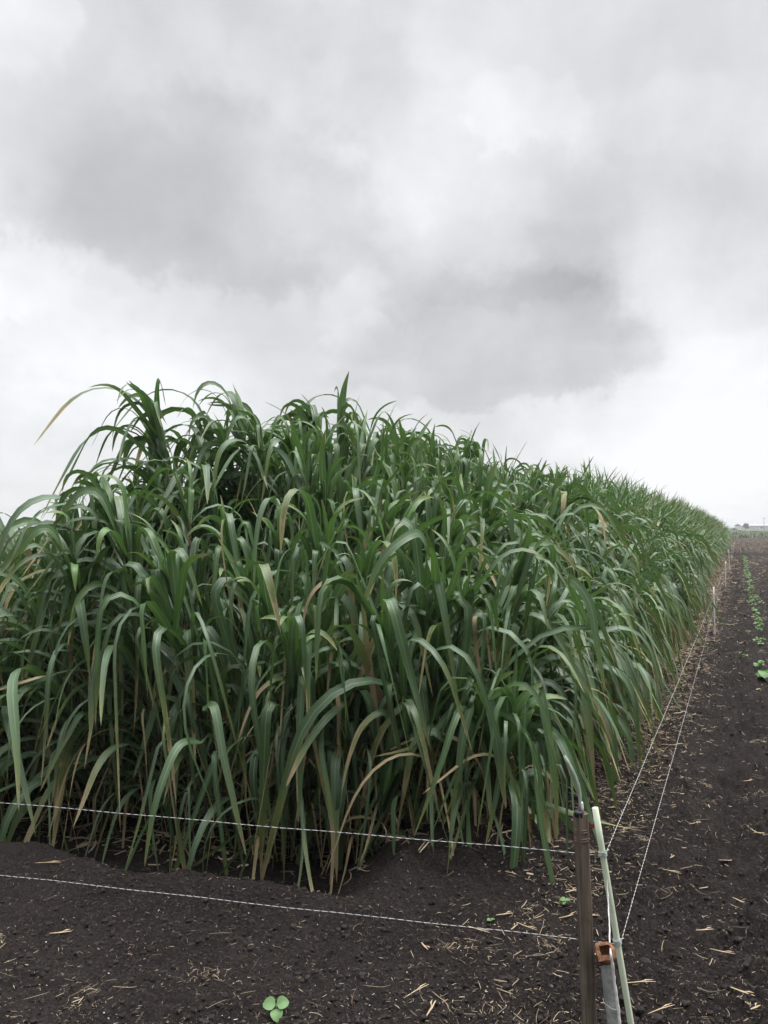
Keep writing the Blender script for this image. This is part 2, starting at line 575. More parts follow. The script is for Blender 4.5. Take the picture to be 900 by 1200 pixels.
# ------------------------------------------------------------------ the ground: one sheet to the horizon
def build_ground():
    dense = np.radians(np.linspace(-38, 38, 620))
    rest = np.radians(np.arange(40, 320, 2.5))
    ang = np.concatenate([dense, rest])
    px = np.arange(690, 11, -1.7)
    r_mid = 1.6 * 768 / px
    r_far = 102.4 * 1.16 ** np.arange(1, 26)
    rad = np.concatenate([[0.4, 0.8, 1.2, 1.5], r_mid, r_far])
    A, Rr = np.meshgrid(ang, rad)
    X, Y = Rr * np.sin(A), Rr * np.cos(A)
    Z = height(X.ravel(), Y.ravel()).reshape(X.shape)
    V = np.stack([X, Y, Z], -1).reshape(-1, 3)
    na, nr = len(ang), len(rad)
    i = np.arange(nr - 1)[:, None]
    j = np.arange(na)[None, :]
    j2 = (j + 1) % na
    Q = np.stack(np.broadcast_arrays(i * na + j, (i + 1) * na + j, (i + 1) * na + j2, i * na + j2), -1).reshape(-1, 4)
    Q = Q[:, ::-1]
    # close the middle
    V = np.vstack([V, [[0, 0, hz(0, 0)]]])
    c = len(V) - 1
    k = np.arange(0, na - 1, 2)
    Qc = np.stack([np.full_like(k, c), (k + 2) % na, k + 1, k], -1)
    Q = np.vstack([Q, Qc])
    me = quads_mesh('ground', V, Q, M_SOIL)
    o = link('ground', me)
    tag(o, 'dark tilled soil of the field with clods and a hollow before the grass', None, None, 'structure')


build_ground()

# ------------------------------------------------------------------ blades of the tall fodder grass
def ribbons(base, az, e0, e1, s0, s1, L, Wd, S, twist=None, swing=None, fold=0.10, flat=False):
    """N arching blades as ribbons. angles in radians. returns V, Q, uv"""
    n = len(L)
    s = np.linspace(0, 1, S + 1)[None, :]
    u = np.clip((s - s0[:, None]) / np.maximum(s1 - s0, 1e-3)[:, None], 0, 1)
    u = u * u * (3 - 2 * u)
    el = e0[:, None] - (e0 - e1)[:, None] * u
    swing = np.zeros(n) if swing is None else swing
    twist = np.zeros(n) if twist is None else twist
    ph = RNG.uniform(0, 6.28, n)[:, None]
    A = az[:, None] + swing[:, None] * s + 0.10 * np.sin(s * 7 + ph)
    T = np.stack([np.cos(el) * np.cos(A), np.cos(el) * np.sin(A), np.sin(el)], -1)
    step = (L / S)[:, None, None] * (T[:, :-1] + T[:, 1:]) * 0.5
    P = np.concatenate([np.zeros((n, 1, 3)), np.cumsum(step, 1)], 1) + base[:, None, :]
    side = np.stack([-np.sin(A), np.cos(A), np.zeros_like(A)], -1)
    nor = np.cross(T, side)
    tw = twist[:, None] * s
    c, sn = np.cos(tw)[..., None], np.sin(tw)[..., None]
    sd = side * c + nor * sn
    nr = nor * c - side * sn
    wp = (0.5 + 0.5 * smoothstep(0, 0.22, s)) * np.clip(1 - s ** 2.4, 0, 1) ** 0.75 + 0.02
    hw = (Wd[:, None] * wp * 0.5)[..., None]
    if flat:
        V = np.stack([P - sd * hw, P + sd * hw], 2)
        k, us = 2, np.array([0.0, 1.0])
    else:
        wav = 0.25 * np.sin(s * 16 + ph)[..., None]
        V = np.stack([P - sd * hw + nr * hw * (2 * fold + wav * 0.4), P, P + sd * hw + nr * hw * (2 * fold - wav * 0.4)], 2)
        k, us = 3, np.array([0.0, 0.5, 1.0])
    uv = np.stack(np.broadcast_arrays(us[None, None, :], s[..., None]), -1)
    uv = np.broadcast_to(uv, (n, S + 1, k, 2)).reshape(-1, 2)
    ids = np.arange(n * (S + 1) * k).reshape(n, S + 1, k)
    Q = np.stack([ids[:, :-1, :-1], ids[:, :-1, 1:], ids[:, 1:, 1:], ids[:, 1:, :-1]], -1).reshape(-1, 4)
    return V.reshape(-1, 3), Q, uv


def blade_attr(rnd, dry, young, per):
    a = np.stack([rnd, dry, young, np.ones_like(rnd)], -1)
    return np.repeat(a, per, axis=0)


def U(a, b, n):
    return RNG.uniform(a, b, n)


def shoot(H, zlow, kind):
    """one stem with its blades. +X of the shoot is the open side. returns stem, foliage, [dry blades]"""
    hs = H - 0.38                                     # stem top below the arches of the top blades
    # stem
    bow = RNG.uniform(-0.03, 0.05)
    npt = 9
    path = [(bow * (i / npt) ** 2, 0.012 * math.sin(i * 1.3), -0.08 + (hs + 0.08) * i / npt) for i in range(npt + 1)]
    rr = [0.012 * (1 - 0.62 * i / npt) + (0.002 if i % 2 else 0) for i in range(npt + 1)]
    stem = tube_mesh('stem', path, rr, M_STEM, 6)

    def at_stem(z):
        q = np.clip((z + 0.08) / (hs + 0.08), 0, 1)
        return np.stack([bow * q ** 2, 0 * z, z], -1)
    # side blades
    wind = kind == 'wind'
    kind = 'edge' if wind else kind
    gap = 0.068 if wind else {'edge': 0.072, 'core': 0.10}[kind]
    z = np.arange(zlow, hs - 0.05, gap)
    n1 = len(z)
    z = z + U(-0.03, 0.03, n1)
    rel = np.clip((z - zlow) / max(hs - zlow, 0.1), 0, 1)
    spread = 1.6 if kind == 'edge' else 3.0
    az = RNG.normal(0, spread, n1)
    L = U(0.70, 1.75, n1) * (0.80 + 0.30 * np.sin(rel * 3.0)) * min(1.0, 0.45 + 0.5 * H)
    Wd = 0.014 + 0.049 * RNG.random(n1) ** 1.1
    L = np.where(rel > 0.75, L * 0.75, L)
    e0 = np.radians(U(38, 84, n1))
    e1 = np.radians(U(-90, -76, n1))
    lo = rel < 0.35
    nlo = int(lo.sum())
    e0[lo] = np.radians(U(12, 75, nlo))
    mess = lo & (RNG.random(n1) < 0.5)
    e1[mess] = np.radians(U(-70, -15, int(mess.sum())))
    az[mess] = RNG.normal(0, 2.0, int(mess.sum()))
    s0 = U(0.04, 0.34, n1)
    s1 = s0 + 0.10 + 0.45 * RNG.random(n1) ** 1.3
    kink = RNG.random(n1) < 0.22                       # snapped-over blades
    s1[kink] = s0[kink] + 0.09
    s0[kink] += 0.08
    s1[kink] += 0.08
    rnd = U(0, 1, n1)
    dry = np.where(RNG.random(n1) < 0.38, U(0.14, 0.48, n1), U(0.0, 0.14, n1))
    dead = RNG.random(n1) < np.where(lo, 0.14 if wind else 0.28, 0.02 if wind else 0.04)
    dry[dead] = U(0.7, 1.3, int(dead.sum()))
    Wd[dead] *= 0.42
    L[dead] *= 0.75
    young = U(0, 0.25, n1)
    if wind:
        az = RNG.normal(0, 0.75, n1)
        L = U(0.75, 1.35, n1) * min(1.0, 0.55 + 0.4 * H)
        e1 = np.radians(U(-84, -48, n1))
        s0 = U(0.0, 0.22, n1)
        s1 = s0 + U(0.35, 0.75, n1)
    # top whorl
    n2 = 9
    b2 = at_stem(np.linspace(hs - 0.16, hs, n2))
    az2 = np.where(np.arange(n2) % 2 == 0, 0.0, math.pi) + RNG.normal(0.4, 0.7, n2)
    if kind == 'edge':
        az2 = RNG.normal(0, 1.7, n2)
    if wind:
        az2 = RNG.normal(0, 0.85, n2)
    L2 = U(0.75, 1.35, n2)
    L2 = L2 * (0.60 if H > 1.6 else 1.0)
    L2[-4:] = U(0.28, 0.60, 4)
    e02 = np.radians(U(60, 89, n2))
    e12 = np.radians(U(-89, -62, n2))
    e12[-4:] = np.radians(U(-50, 75, 4))
    s02 = U(0.14, 0.50, n2)
    s12 = s02 + U(0.09, 0.34, n2)
    s02[-4:] = U(0.3, 0.6, 4)
    s12[-4:] = 1.0
    if wind:
        e12[:-2] = np.radians(U(-80, -45, n2 - 2))
        s12 = s02 + U(0.25, 0.6, n2)
        L2 = L2 * min(1.0, 0.6 + 0.3 * H)
    base = np.vstack([at_stem(z), b2])
    cat = np.concatenate
    az, L, Wd = cat([az, az2]), cat([L, L2]), cat([Wd, U(0.026, 0.062, n2)])
    e0, e1, s0, s1 = cat([e0, e02]), cat([e1, e12]), cat([s0, s02]), cat([s1, s12])
    rnd = cat([rnd, U(0, 1, n2)])
    dry = cat([dry, U(0, 0.12, n2)])
    young = cat([young, cat([U(0.1, 0.5, n2 - 4), U(0.4, 1.0, 4)])])
    n = n1 + n2
    S = 16
    V, Q, uv = ribbons(base, az, e0, e1, s0, s1, L, Wd, S, RNG.normal(0, 1.2, n), RNG.normal(0, 0.5, n), 0.13)
    fol = quads_mesh('foliage', V, Q, M_BLADE, uv, blade_attr(rnd, dry, young, (S + 1) * 3))
    dryb = []
    if kind == 'edge':
        for k in range(3):
            zz = np.array([RNG.uniform(0.2, min(1.2, max(0.4, hs * 0.75)))])
            V, Q, uv = ribbons(at_stem(zz), RNG.normal(0, 0.9, 1), np.radians(U(20, 60, 1)), np.radians(U(-88, -76, 1)),
                               U(0.02, 0.15, 1), U(0.22, 0.4, 1), U(0.45, 0.8, 1), U(0.008, 0.020, 1), 14,
                               RNG.normal(0, 3.0, 1), RNG.normal(0, 0.5, 1), 0.22)
            dryb.append(quads_mesh('dry_leaf', V, Q, M_BLADE, uv, blade_attr(U(0, 1, 1), np.array([1.3]), np.zeros(1), 15 * 3)))
    return H, stem, fol, dryb


WIND = {h: [shoot(h, 0.10, 'wind') for _ in range(7)] for h in (0.8, 1.15, 1.5, 1.9, 2.4)}
EDGE = {h: [shoot(h, 0.10, 'edge') for _ in range(7)] for h in (0.85, 1.2, 1.55, 1.9, 2.4)}
COREV = {h: [shoot(h, h * 0.16, 'core') for _ in range(7)] for h in (1.7, 2.1, 2.45)}


def canopy(x, y):
    """height of the canopy: low at the rims of the strip, highest along its middle"""
    s, w, f, t = swf(x, y)
    prof = np.interp(w, [-5.6, -5.0, -4.6, -4.1, -3.7, -3.3, -3.0, -2.6, -2.0, -1.6, -1.3, -1.0],
                     [1.15, 1.50, 1.68, 1.95, 2.36, 2.68, 2.60, 2.28, 1.96, 1.63, 1.22, 0.9])
    fr = np.interp(f, [-0.3, 0.0, 0.4, 0.9, 1.5], [0.9, 1.38, 1.85, 2.35, 2.8]) + np.clip(t - 0.7, 0, 2.0) * 0.52
    end = np.interp(s, [70, 78], [9, 1.3])
    return np.minimum(np.minimum(prof, fr), end)


W_LEFT, S_END = -5.5, 78.0
clumps = []
for iw, w in enumerate(np.arange(-1.36, W_LEFT, -0.46)):
    s = 0.0
    while s < S_END:
        s += 0.41 * RNG.uniform(0.85, 1.15)
        ww = w + RNG.normal(0, 0.05)
        p = s * E + ww * N
        _, _, f, t = swf(p[0], p[1])
        if f < 0.0:
            continue
        clumps.append([p[0], p[1], iw, f, t, ww])
# an even first row across the front, in place of what the side rows left there
clumps = [c for c in clumps if c[3] > 0.34]
FRONT = []
t = 0.05
while t < 5.0:
    p = CORNER + FT * t - FO * RNG.uniform(-0.05, 0.08)
    s_, w_, f_, t_ = swf(p[0], p[1])
    FRONT.append([p[0], p[1], -1, f_, t_, w_])
    t += RNG.uniform(0.30, 0.46)
FRONT = [c for c in FRONT if c[5] > W_LEFT]
clumps = FRONT + sorted(clumps, key=lambda c: math.hypot(c[0], c[1]))
NIND = 290
ind, mass = clumps[:NIND], clumps[NIND:]

ORD = ['first', 'second', 'third', 'fourth', 'fifth', 'sixth', 'seventh', 'eighth', 'ninth', 'tenth', 'eleventh', 'twelfth',
       'thirteenth', 'fourteenth', 'fifteenth', 'sixteenth', 'seventeenth', 'eighteenth']


def out_dir(x, y, f, w):
    """which way a clump leans and how strongly: away from the middle of the strip"""
    a = max(0.0, 1.0 - f / 1.3)
    b = max(0.0, 1.0 - (-1.36 - w) / 1.4)
    c = max(0.0, 1.0 - (w + 5.5) / 1.4)
    v = FO * a + N * b - N * c
    l = float(np.hypot(*v))
    return v, min(l, 1.0)


def pick(table, H):
    h = min(table, key=lambda k: abs(k - H))
    return h, random.choice(table[h])


def build_clump(c):
    x, y, iw, f, t, w = c
    H = float(canopy(x, y)) * random.uniform(0.86, 1.08)
    v, l = out_dir(x, y, f, w)
    ang = math.atan2(v[1], v[0]) if l > 0.05 else random.uniform(0, 6.28)
    root = link('grass_clump', None, None, (x, y, hz(x, y)), (0, 0, ang))
    root.empty_display_size = 0.2
    front = iw == -1
    edge = l > 0.30
    ns = 5
    for k in range(ns):
        a, r = random.uniform(0, 6.28), 0.17 * math.sqrt(random.random())
        hh = H * random.uniform(0.78, 1.08)
        if edge and k == 0:
            hh = max(0.8, H * 0.62)
            a, r = random.uniform(-1, 1), 0.18
        if edge and k == 1 and front:
            hh = max(0.8, H * 0.75)
        if w > -1.95 and random.random() < min(1.0, 0.25 + f) or w < -2.9 and random.random() < 0.92:
            hk, (h0, st, fo, dr) = pick(WIND, hh)
            wv = N if w > -2.5 else -N + 0.4 * FO
            tw = math.atan2(wv[1], wv[0]) - ang + random.gauss(0, 0.5)
            lean = R(random.uniform(0, 14) if w > -2.5 else random.uniform(4, 24) if hh < 1.7 else random.uniform(0, 11))
        elif edge:
            hk, (h0, st, fo, dr) = pick(EDGE, hh)
            tw = random.gauss(0, 0.7)
            lean = R(random.uniform(0, 15)) * (0.5 + l)
        elif random.random() < 0.35:
            hk, (h0, st, fo, dr) = pick(EDGE, hh)
            tw = random.uniform(0, 6.28)
            lean = R(random.gauss(0, 9))
        else:
            hk, (h0, st, fo, dr) = pick(COREV, hh)
            tw = random.uniform(0, 6.28)
            lean = R(random.gauss(0, 7))
        if w < -3.6 and hh < 1.7:
            lean += R(random.uniform(0, 8))
        sc = hh / h0
        M = Matrix.Rotation(tw, 4, 'Z') @ Matrix.Rotation(lean, 4, 'Y') @ Matrix.Rotation(R(random.gauss(0, 8 if edge else 3)), 4, 'X')
        o = link('shoot', st, root, (r * math.cos(a), r * math.sin(a), 0), M.to_euler(), (sc, sc, sc))
        link('foliage', fo, o)
        if edge and math.hypot(x, y) < 9:
            for d in dr:
                link('dry_leaf', d, o)
    return root, edge


FRONT_ROOTS = []
for i, c in enumerate(ind):
    root, edge = build_clump(c)
    x, y, iw, f, t, w = c
    if iw == -1:
        FRONT_ROOTS.append((c, root))
        # counted from the corner by the fence posts
        if i == 0:
            lab = 'low drooping grass clump at the right front corner, nearest the brown stake'
        else:
            lab = 'drooping front row grass clump, %s from the corner by the brown stake' % ORD[i]
        tag(root, lab, 'grass clump', 'clumps of the front row of tall grass')
    elif w > -1.58:
        tag(root, 'arching grass clump in the outer right row beside the bare soil strip', 'grass clump', 'clumps of the outer right row of tall grass')
    elif w < -5.0:
        tag(root, 'low grass clump in the outermost row on the far left of the plot', 'grass clump', 'clumps of the outer left row of tall grass')
    elif f < 0.85:
        tag(root, 'grass clump standing just behind the drooping front row', 'grass clump', 'clumps just behind the front row of tall grass')
    else:
        tag(root, 'tall upright grass clump inside the plot, seen by its top leaves', 'grass clump', 'clumps inside the plot of tall grass')


def hero_blades():
    """single long blades that stand out in front, each on the front clump it grows from"""
    # way along the front row, distance out from it, heights: root of the arch, then points to the tip; width; dryness
    items = [([(238, 868, 3.95), (212, 872, 3.80), (192, 915, 3.70), (180, 960, 3.66), (172, 1012, 3.64)], 0.060, 0.10),
             ([(404, 822, 3.95), (382, 842, 3.78), (362, 868, 3.70), (346, 898, 3.66), (336, 920, 3.64)], 0.050, 0.36),
             ([(352, 806, 4.05), (330, 794, 3.90), (308, 806, 3.82), (293, 830, 3.76), (280, 866, 3.72)], 0.032, 0.52),
             ([(470, 850, 4.0), (448, 834, 3.86), (425, 850, 3.80), (410, 885, 3.76), (401, 925, 3.74)], 0.046, 0.42),
             ([(556, 850, 3.85), (552, 828, 3.74), (543, 860, 3.68), (536, 910, 3.66), (526, 975, 3.65)], 0.074, 0.08),
             ([(575, 845, 3.85), (573, 822, 3.72), (580, 860, 3.66), (586, 905, 3.64), (592, 945, 3.63)], 0.070, 0.12),
             ([(640, 850, 3.85), (634, 812, 3.74), (642, 860, 3.66), (650, 920, 3.62), (651, 985, 3.60)], 0.062, 0.16),
             ([(640, 850, 3.90), (652, 862, 3.72), (666, 890, 3.62), (675, 920, 3.58), (680, 946, 3.57)], 0.050, 0.10),
             ([(240, 830, 4.0), (252, 828, 3.86), (262, 880, 3.78), (276, 940, 3.74), (290, 1000, 3.72)], 0.058, 0.14),
             ([(356, 760, 4.0), (355, 790, 3.84), (352, 850, 3.78), (353, 910, 3.76), (350, 960, 3.75)], 0.056, 0.06),
             ([(380, 850, 4.0), (378, 880, 3.80), (386, 930, 3.72), (391, 980, 3.70), (388, 1035, 3.69)], 0.050, 0.34),
             ([(118, 860, 4.5), (100, 835, 4.3), (82, 860, 4.2), (66, 890, 4.15), (50, 925, 4.12)], 0.050, 0.20),
             ([(20, 812, 4.6), (40, 800, 4.3), (62, 790, 4.2), (30, 798, 4.05), (-12, 812, 4.0)], 0.034, 0.34),
             ([(512, 690, 4.1), (505, 655, 3.95), (515, 690, 3.84), (524, 740, 3.80), (536, 820, 3.78)], 0.066, 0.04),
             ([(690, 735, 4.0), (668, 680, 3.85), (690, 705, 3.72), (700, 760, 3.66), (708, 810, 3.62)], 0.064, 0.06),
             ([(500, 640, 4.1), (488, 625, 3.95), (462, 640, 3.84), (440, 668, 3.80), (425, 715, 3.78)], 0.062, 0.05),
             ([(335, 600, 4.3), (318, 583, 4.15), (306, 602, 4.08), (300, 640, 4.05), (298, 690, 4.03)], 0.060, 0.03),
             ([(385, 700, 4.1), (388, 680, 3.95), (370, 690, 3.88), (358, 715, 3.86), (352, 765, 3.84)], 0.030, 0.62),
             ([(395, 700, 4.1), (394, 735, 3.95), (390, 760, 3.90), (386, 790, 3.88), (384, 812, 3.87)], 0.034, 0.55),
             ([(502, 850, 3.95), (499, 858, 3.86), (499, 880, 3.84), (501, 905, 3.83), (500, 960, 3.82)], 0.030, 0.66),
             ([(560, 715, 4.1), (556, 726, 3.98), (558, 760, 3.95), (561, 790, 3.94), (552, 830, 3.93)], 0.030, 1.3)]
    for pts_, wd, dry in items:
        K = np.array([((px - 450) / 900 * d, d, 1.6 + (618 - py) / 900 * d) for px, py, d in pts_])
        # smooth curve through the points
        S = 20
        tt = np.linspace(0, len(K) - 1, S + 1)
        P = []
        for q in tt:
            i = min(int(q), len(K) - 2)
            u = q - i
            p0, p1, p2, p3 = K[max(i - 1, 0)], K[i], K[i + 1], K[min(i + 2, len(K) - 1)]
            P.append(0.5 * (2 * p1 + (p2 - p0) * u + (2 * p0 - 5 * p1 + 4 * p2 - p3) * u * u + (3 * p1 - p0 - 3 * p2 + p3) * u ** 3))
        P = np.array(P)
        # grow from the nearest front clump, rooted back at its stem
        c, root = min(FRONT_ROOTS, key=lambda cr: math.hypot(cr[0][0] - K[0, 0], cr[0][1] - K[0, 1] - 0.2))
        stem_pt = np.array([c[0], c[1], K[0, 2] - 0.30])
        pre = np.array([stem_pt + (P[0] - stem_pt) * q for q in np.linspace(0, 1, 5)[:-1]])
        pre[:, 2] += 0.10 * np.sin(np.linspace(0, 1, 5)[:-1] * math.pi)
        P = np.vstack([pre, P])
        n = len(P)
        T = np.gradient(P, axis=0)
        T /= np.linalg.norm(T, axis=1)[:, None]
        out = np.array([FO[0], FO[1], 0.35]) + np.array([RNG.normal(0, 0.35), 0, 0])
        side = np.cross(T, out)
        for _ in range(3):
            side[1:-1] = (side[:-2] + side[1:-1] + side[2:]) / 3
        side /= np.linalg.norm(side, axis=1)[:, None] + 1e-9
        nor = np.cross(side, T)
        s = np.linspace(0, 1, n)
        wp = (0.45 + 0.55 * smoothstep(0.05, 0.3, s)) * np.clip(1 - s ** 2.6, 0, 1) ** 0.75 + 0.02
        hw = (wd * 0.8 * wp * 0.5)[:, None]
        V = np.stack([P - side * hw + nor * hw * 0.25, P, P + side * hw + nor * hw * 0.2], 1).reshape(-1, 3)
        V = V - np.array([root.location.x, root.location.y, root.location.z])
        a = -root.rotation_euler.z
        V = np.stack([V[:, 0] * math.cos(a) - V[:, 1] * math.sin(a), V[:, 0] * math.sin(a) + V[:, 1] * math.cos(a), V[:, 2]], -1)
        uv = np.stack([np.tile([0, 0.5, 1.0], n), np.repeat(s, 3)], -1)
        ids = np.arange(n * 3).reshape(n, 3)
        Q = np.stack([ids[:-1, :-1], ids[:-1, 1:], ids[1:, 1:], ids[1:, :-1]], -1).reshape(-1, 4)
        at = blade_attr(np.array([RNG.uniform(0.4, 1)]), np.array([dry]), np.array([0.2]), n * 3)
        link('dry_leaf' if dry > 0.7 else 'leaf', quads_mesh('leaf', V, Q, M_BLADE, uv, at), root)


hero_blades()


def build_mass(lst):
    """what lies farther off than the single clumps: one continuous stand"""
    Bs, Az, E0, E1, S0, S1, Ls, Ws, Rd, Dr, Yg = [[] for _ in range(11)]
    sv, sf = [], []
    for c in lst:
        x, y, iw, f, t, w = c
        d = math.hypot(x, y)
        ns = 4 if d < 40 else 3
        v, l = out_dir(x, y, f, w)
        ang = math.atan2(v[1], v[0])
        for k in range(ns):
            px, py = x + RNG.normal(0, 0.12), y + RNG.normal(0, 0.12)
            H = float(canopy(px, py)) * RNG.uniform(0.86, 1.07)
            hs = max(0.3, H - 0.36)
            edge = l > 0.3
            n = 16 if edge else 12
            z = np.concatenate([np.linspace(0.12 if edge else hs * 0.5, hs, n - 4), np.linspace(hs - 0.1, hs, 4)])
            lx, ly = (math.cos(ang), math.sin(ang))
            lean = 0.09 * l
            Bs.append(np.stack([px + lx * lean * z, py + ly * lean * z, z], -1))
            Az.append(RNG.normal(ang, 0.8, n) if edge else U(0, 6.28, n))
            e0 = np.radians(U(45, 82, n))
            e1 = np.radians(U(-84, -45, n))
            e1[-2:] = np.radians(U(20, 70, 2))
            E0.append(e0)
            E1.append(e1)
            s0 = U(0.08, 0.3, n)
            S0.append(s0)
            S1.append(s0 + U(0.25, 0.65, n))
            Ls.append(U(0.6, 1.1, n) * min(1.0, 0.5 + 0.4 * H))
            Ws.append(U(0.036, 0.058, n))
            Rd.append(U(0, 1, n))
            dd = U(0, 0.12, n)
            dd[RNG.random(n) < np.where(z < 0.4, 0.15, 0.015)] = 1.1
            Dr.append(dd)
            Yg.append(U(0, 0.7, n))
    cat = np.concatenate
    S = 6
    n = sum(len(a) for a in Az)
    V, Q, uv = ribbons(cat(Bs), cat(Az), cat(E0), cat(E1), cat(S0), cat(S1), cat(Ls), cat(Ws), S,
                       RNG.normal(0, 0.5, n), RNG.normal(0, 0.3, n), flat=True)
    at = blade_attr(cat(Rd), cat(Dr), cat(Yg), (S + 1) * 2)
    o = link('tall_grass_stand', quads_mesh('tall_grass_stand', V, Q, M_BLADE, uv, at))
    tag(o, 'distant stretch of the tall green grass stand running to the horizon', 'grass stand', None, 'stuff')


build_mass(mass)

# ------------------------------------------------------------------ dead leaf litter, straw and stones on the soil
def keep(x, y):
    return True


def build_litter():
    """thin straw bits lying on the soil, as ribbons that follow it"""
    pts = []
    def zone(n, gen, lmin, lmax, wmin, wmax):
        x, y = gen(n)
        pts.append((x, y, lmin + (lmax - lmin) * RNG.random(n) ** 2.2, wmin + (wmax - wmin) * RNG.random(n) ** 1.8))
    def fore(n):
        d = 1440 / U(390, 620, n)
        return U(-0.56, 0.56, n) * d, d
    def right(n):
        s = 1.5 + 46 * RNG.random(n) ** 1.9
        w = U(-1.0, 4.5, n)
        w = np.where(RNG.random(n) < 0.45, RNG.normal(-0.68, 0.20, n), w)
        s = np.where((s < 4.2) & (w < -0.25) & (RNG.random(n) < 0.85), s + U(3, 12, n), s)
        return s * E[0] + w * N[0], s * E[1] + w * N[1]
    def strip(n):
        s = 3.4 + 34 * RNG.random(n) ** 1.4
        w = RNG.normal(-0.66, 0.17, n)
        return s * E[0] + w * N[0], s * E[1] + w * N[1]
    def tufts(n):
        k = 26
        s = 2.0 + 16 * RNG.random(k) ** 1.6
        w = np.where(RNG.random(k) < 0.5, RNG.normal(0.0, 0.12, k), RNG.normal(-0.6, 0.15, k))
        cx, cy = s * E[0] + w * N[0], s * E[1] + w * N[1]
        ex = np.array([-1.02, -0.62, 0.30, 0.33, -1.5, 0.63, 0.60, 0.75])
        ey = np.array([2.62, 2.75, 2.95, 2.6, 3.0, 2.95, 3.2, 3.3])
        cx, cy = np.concatenate([cx, ex]), np.concatenate([cy, ey])
        i = RNG.integers(0, len(cx), n)
        return cx[i] + RNG.normal(0, 0.042, n) * (0.5 + (i % 5) * 0.25), cy[i] + RNG.normal(0, 0.042, n) * (0.5 + (i % 3) * 0.3)
    def under(n):
        t = U(-0.1, 4.5, n)
        f = RNG.normal(0.12, 0.30, n)
        p = CORNER[None] + FT[None] * t[:, None] - FO[None] * f[:, None]
        return p[:, 0], p[:, 1]
    zone(5200, fore, 0.003, 0.022, 0.0007, 0.0017)
    zone(220, fore, 0.02, 0.10, 0.0008, 0.002)
    zone(42000, right, 0.004, 0.05, 0.0010, 0.0040)
    zone(3600, right, 0.02, 0.13, 0.0010, 0.0040)
    zone(7000, strip, 0.006, 0.06, 0.0012, 0.0045)
    zone(1700, tufts, 0.012, 0.06, 0.0008, 0.0024)
    zone(1300, under, 0.06, 0.24, 0.003, 0.011)
    x = np.concatenate([p[0] for p in pts])
    y = np.concatenate([p[1] for p in pts])
    L = np.concatenate([p[2] for p in pts])
    Wd = np.concatenate([p[3] for p in pts])
    n = len(x)
    d = np.hypot(x, y)
    Wd = Wd * np.clip(d / 4.5, 1.0, 8.0) ** 0.95
    L = L * np.clip(d / 6.0, 1.0, 4.0) ** 0.6
    S = 4
    a = U(0, 6.28, n)
    cur = RNG.normal(0, 0.30, n) * np.where(L > 0.06, 3.0, 1.0) * (1 + 1.5 * (RNG.random(n) < 0.15))
    s = np.linspace(-0.5, 0.5, S + 1)[None]
    A = a[:, None] + cur[:, None] * s
    st = np.stack([np.cos(A), np.sin(A)], -1) * (L / S)[:, None, None]
    P = np.cumsum(st, 1)
    P = P - P[:, 2:3] + np.stack([x, y], -1)[:, None]
    Z = height(P[..., 0].ravel(), P[..., 1].ravel()).reshape(P.shape[:2])
    lift = 0.004 + np.abs(RNG.normal(0, 0.006, (n, 1))) + RNG.normal(0, 0.10, (n, 1)) * s * L[:, None]
    Z = np.maximum(Z + 0.0015, Z.mean(1, keepdims=True) + lift)
    side = np.stack([-np.sin(A), np.cos(A)], -1)
    hw = (Wd[:, None] * 0.5 * np.ones_like(s))
    hw[:, 0] *= 0.5
    hw[:, -1] *= 0.4
    Lf = np.concatenate([P - side * hw[..., None], Z[..., None]], -1)
    Rt = np.concatenate([P + side * hw[..., None], Z[..., None] + (Wd * RNG.normal(0.2, 0.5, n))[:, None, None]], -1)
    V = np.stack([Lf, Rt], 2)
    ids = np.arange(n * (S + 1) * 2).reshape(n, S + 1, 2)
    Q = np.stack([ids[:, :-1, 0], ids[:, :-1, 1], ids[:, 1:, 1], ids[:, 1:, 0]], -1).reshape(-1, 4)
    uv = np.zeros((len(ids.ravel()), 2))
    rnd = U(0, 1, n) ** 1.25
    at = blade_attr(rnd, np.full(n, 1.6), np.zeros(n), (S + 1) * 2)
    o = link('straw_litter', quads_mesh('straw_litter', V.reshape(-1, 3), Q, M_LITTER, uv, at))
    tag(o, 'short bits of dry straw and dead leaf scattered over the dark soil', 'straw litter', None, 'stuff')


build_litter()


def lump(r, seed, n=6):
    rg = np.random.default_rng(seed)
    import bmesh
    bm = bmesh.new()
    bmesh.ops.create_icosphere(bm, subdivisions=2 if n > 5 else 1, radius=1)
    off = rg.uniform(0, 50, 2)
    V = np.array([v.co[:] for v in bm.verts])
    k = 1 + 0.45 * perlin(V[:, 0] * 1.3 + off[0], V[:, 1] * 1.3 + V[:, 2] * 1.7 + off[1]) \
        + 0.25 * perlin(V[:, 0] * 3.1 + off[1], V[:, 1] * 3.1 - V[:, 2] * 2.7 + off[0])
    V = V * k[:, None] * np.array([1, rg.uniform(0.7, 1), rg.uniform(0.5, 0.8)])
    F = [tuple(v.index for v in f.verts) for f in bm.faces]
    bm.free()
    return V * r, np.array(F)


def scatter_lumps(name, mat, xs, ys, rs, sink, label, cat, smooth=False, n=6):
    protos = [lump(1.0, 30 + k, n) for k in range(8)]
    Vs, Fs, o = [], [], 0
    zs = height(np.array(xs), np.array(ys))
    for x, y, z, r in zip(xs, ys, zs, rs):
        V, F = protos[random.randrange(8)]
        a = random.uniform(0, 6.28)
        c, s = math.cos(a), math.sin(a)
        X = V[:, 0] * c - V[:, 1] * s
        Y = V[:, 0] * s + V[:, 1] * c
        Vs.append(np.stack([X * r + x, Y * r + y, V[:, 2] * r + z + r * sink], -1))
        Fs.append(F + o)
        o += len(V)
    me = make_mesh(name, np.vstack(Vs), np.vstack(Fs), [mat], smooth)
    ob = link(name, me)
    tag(ob, label, cat, None, 'stuff')


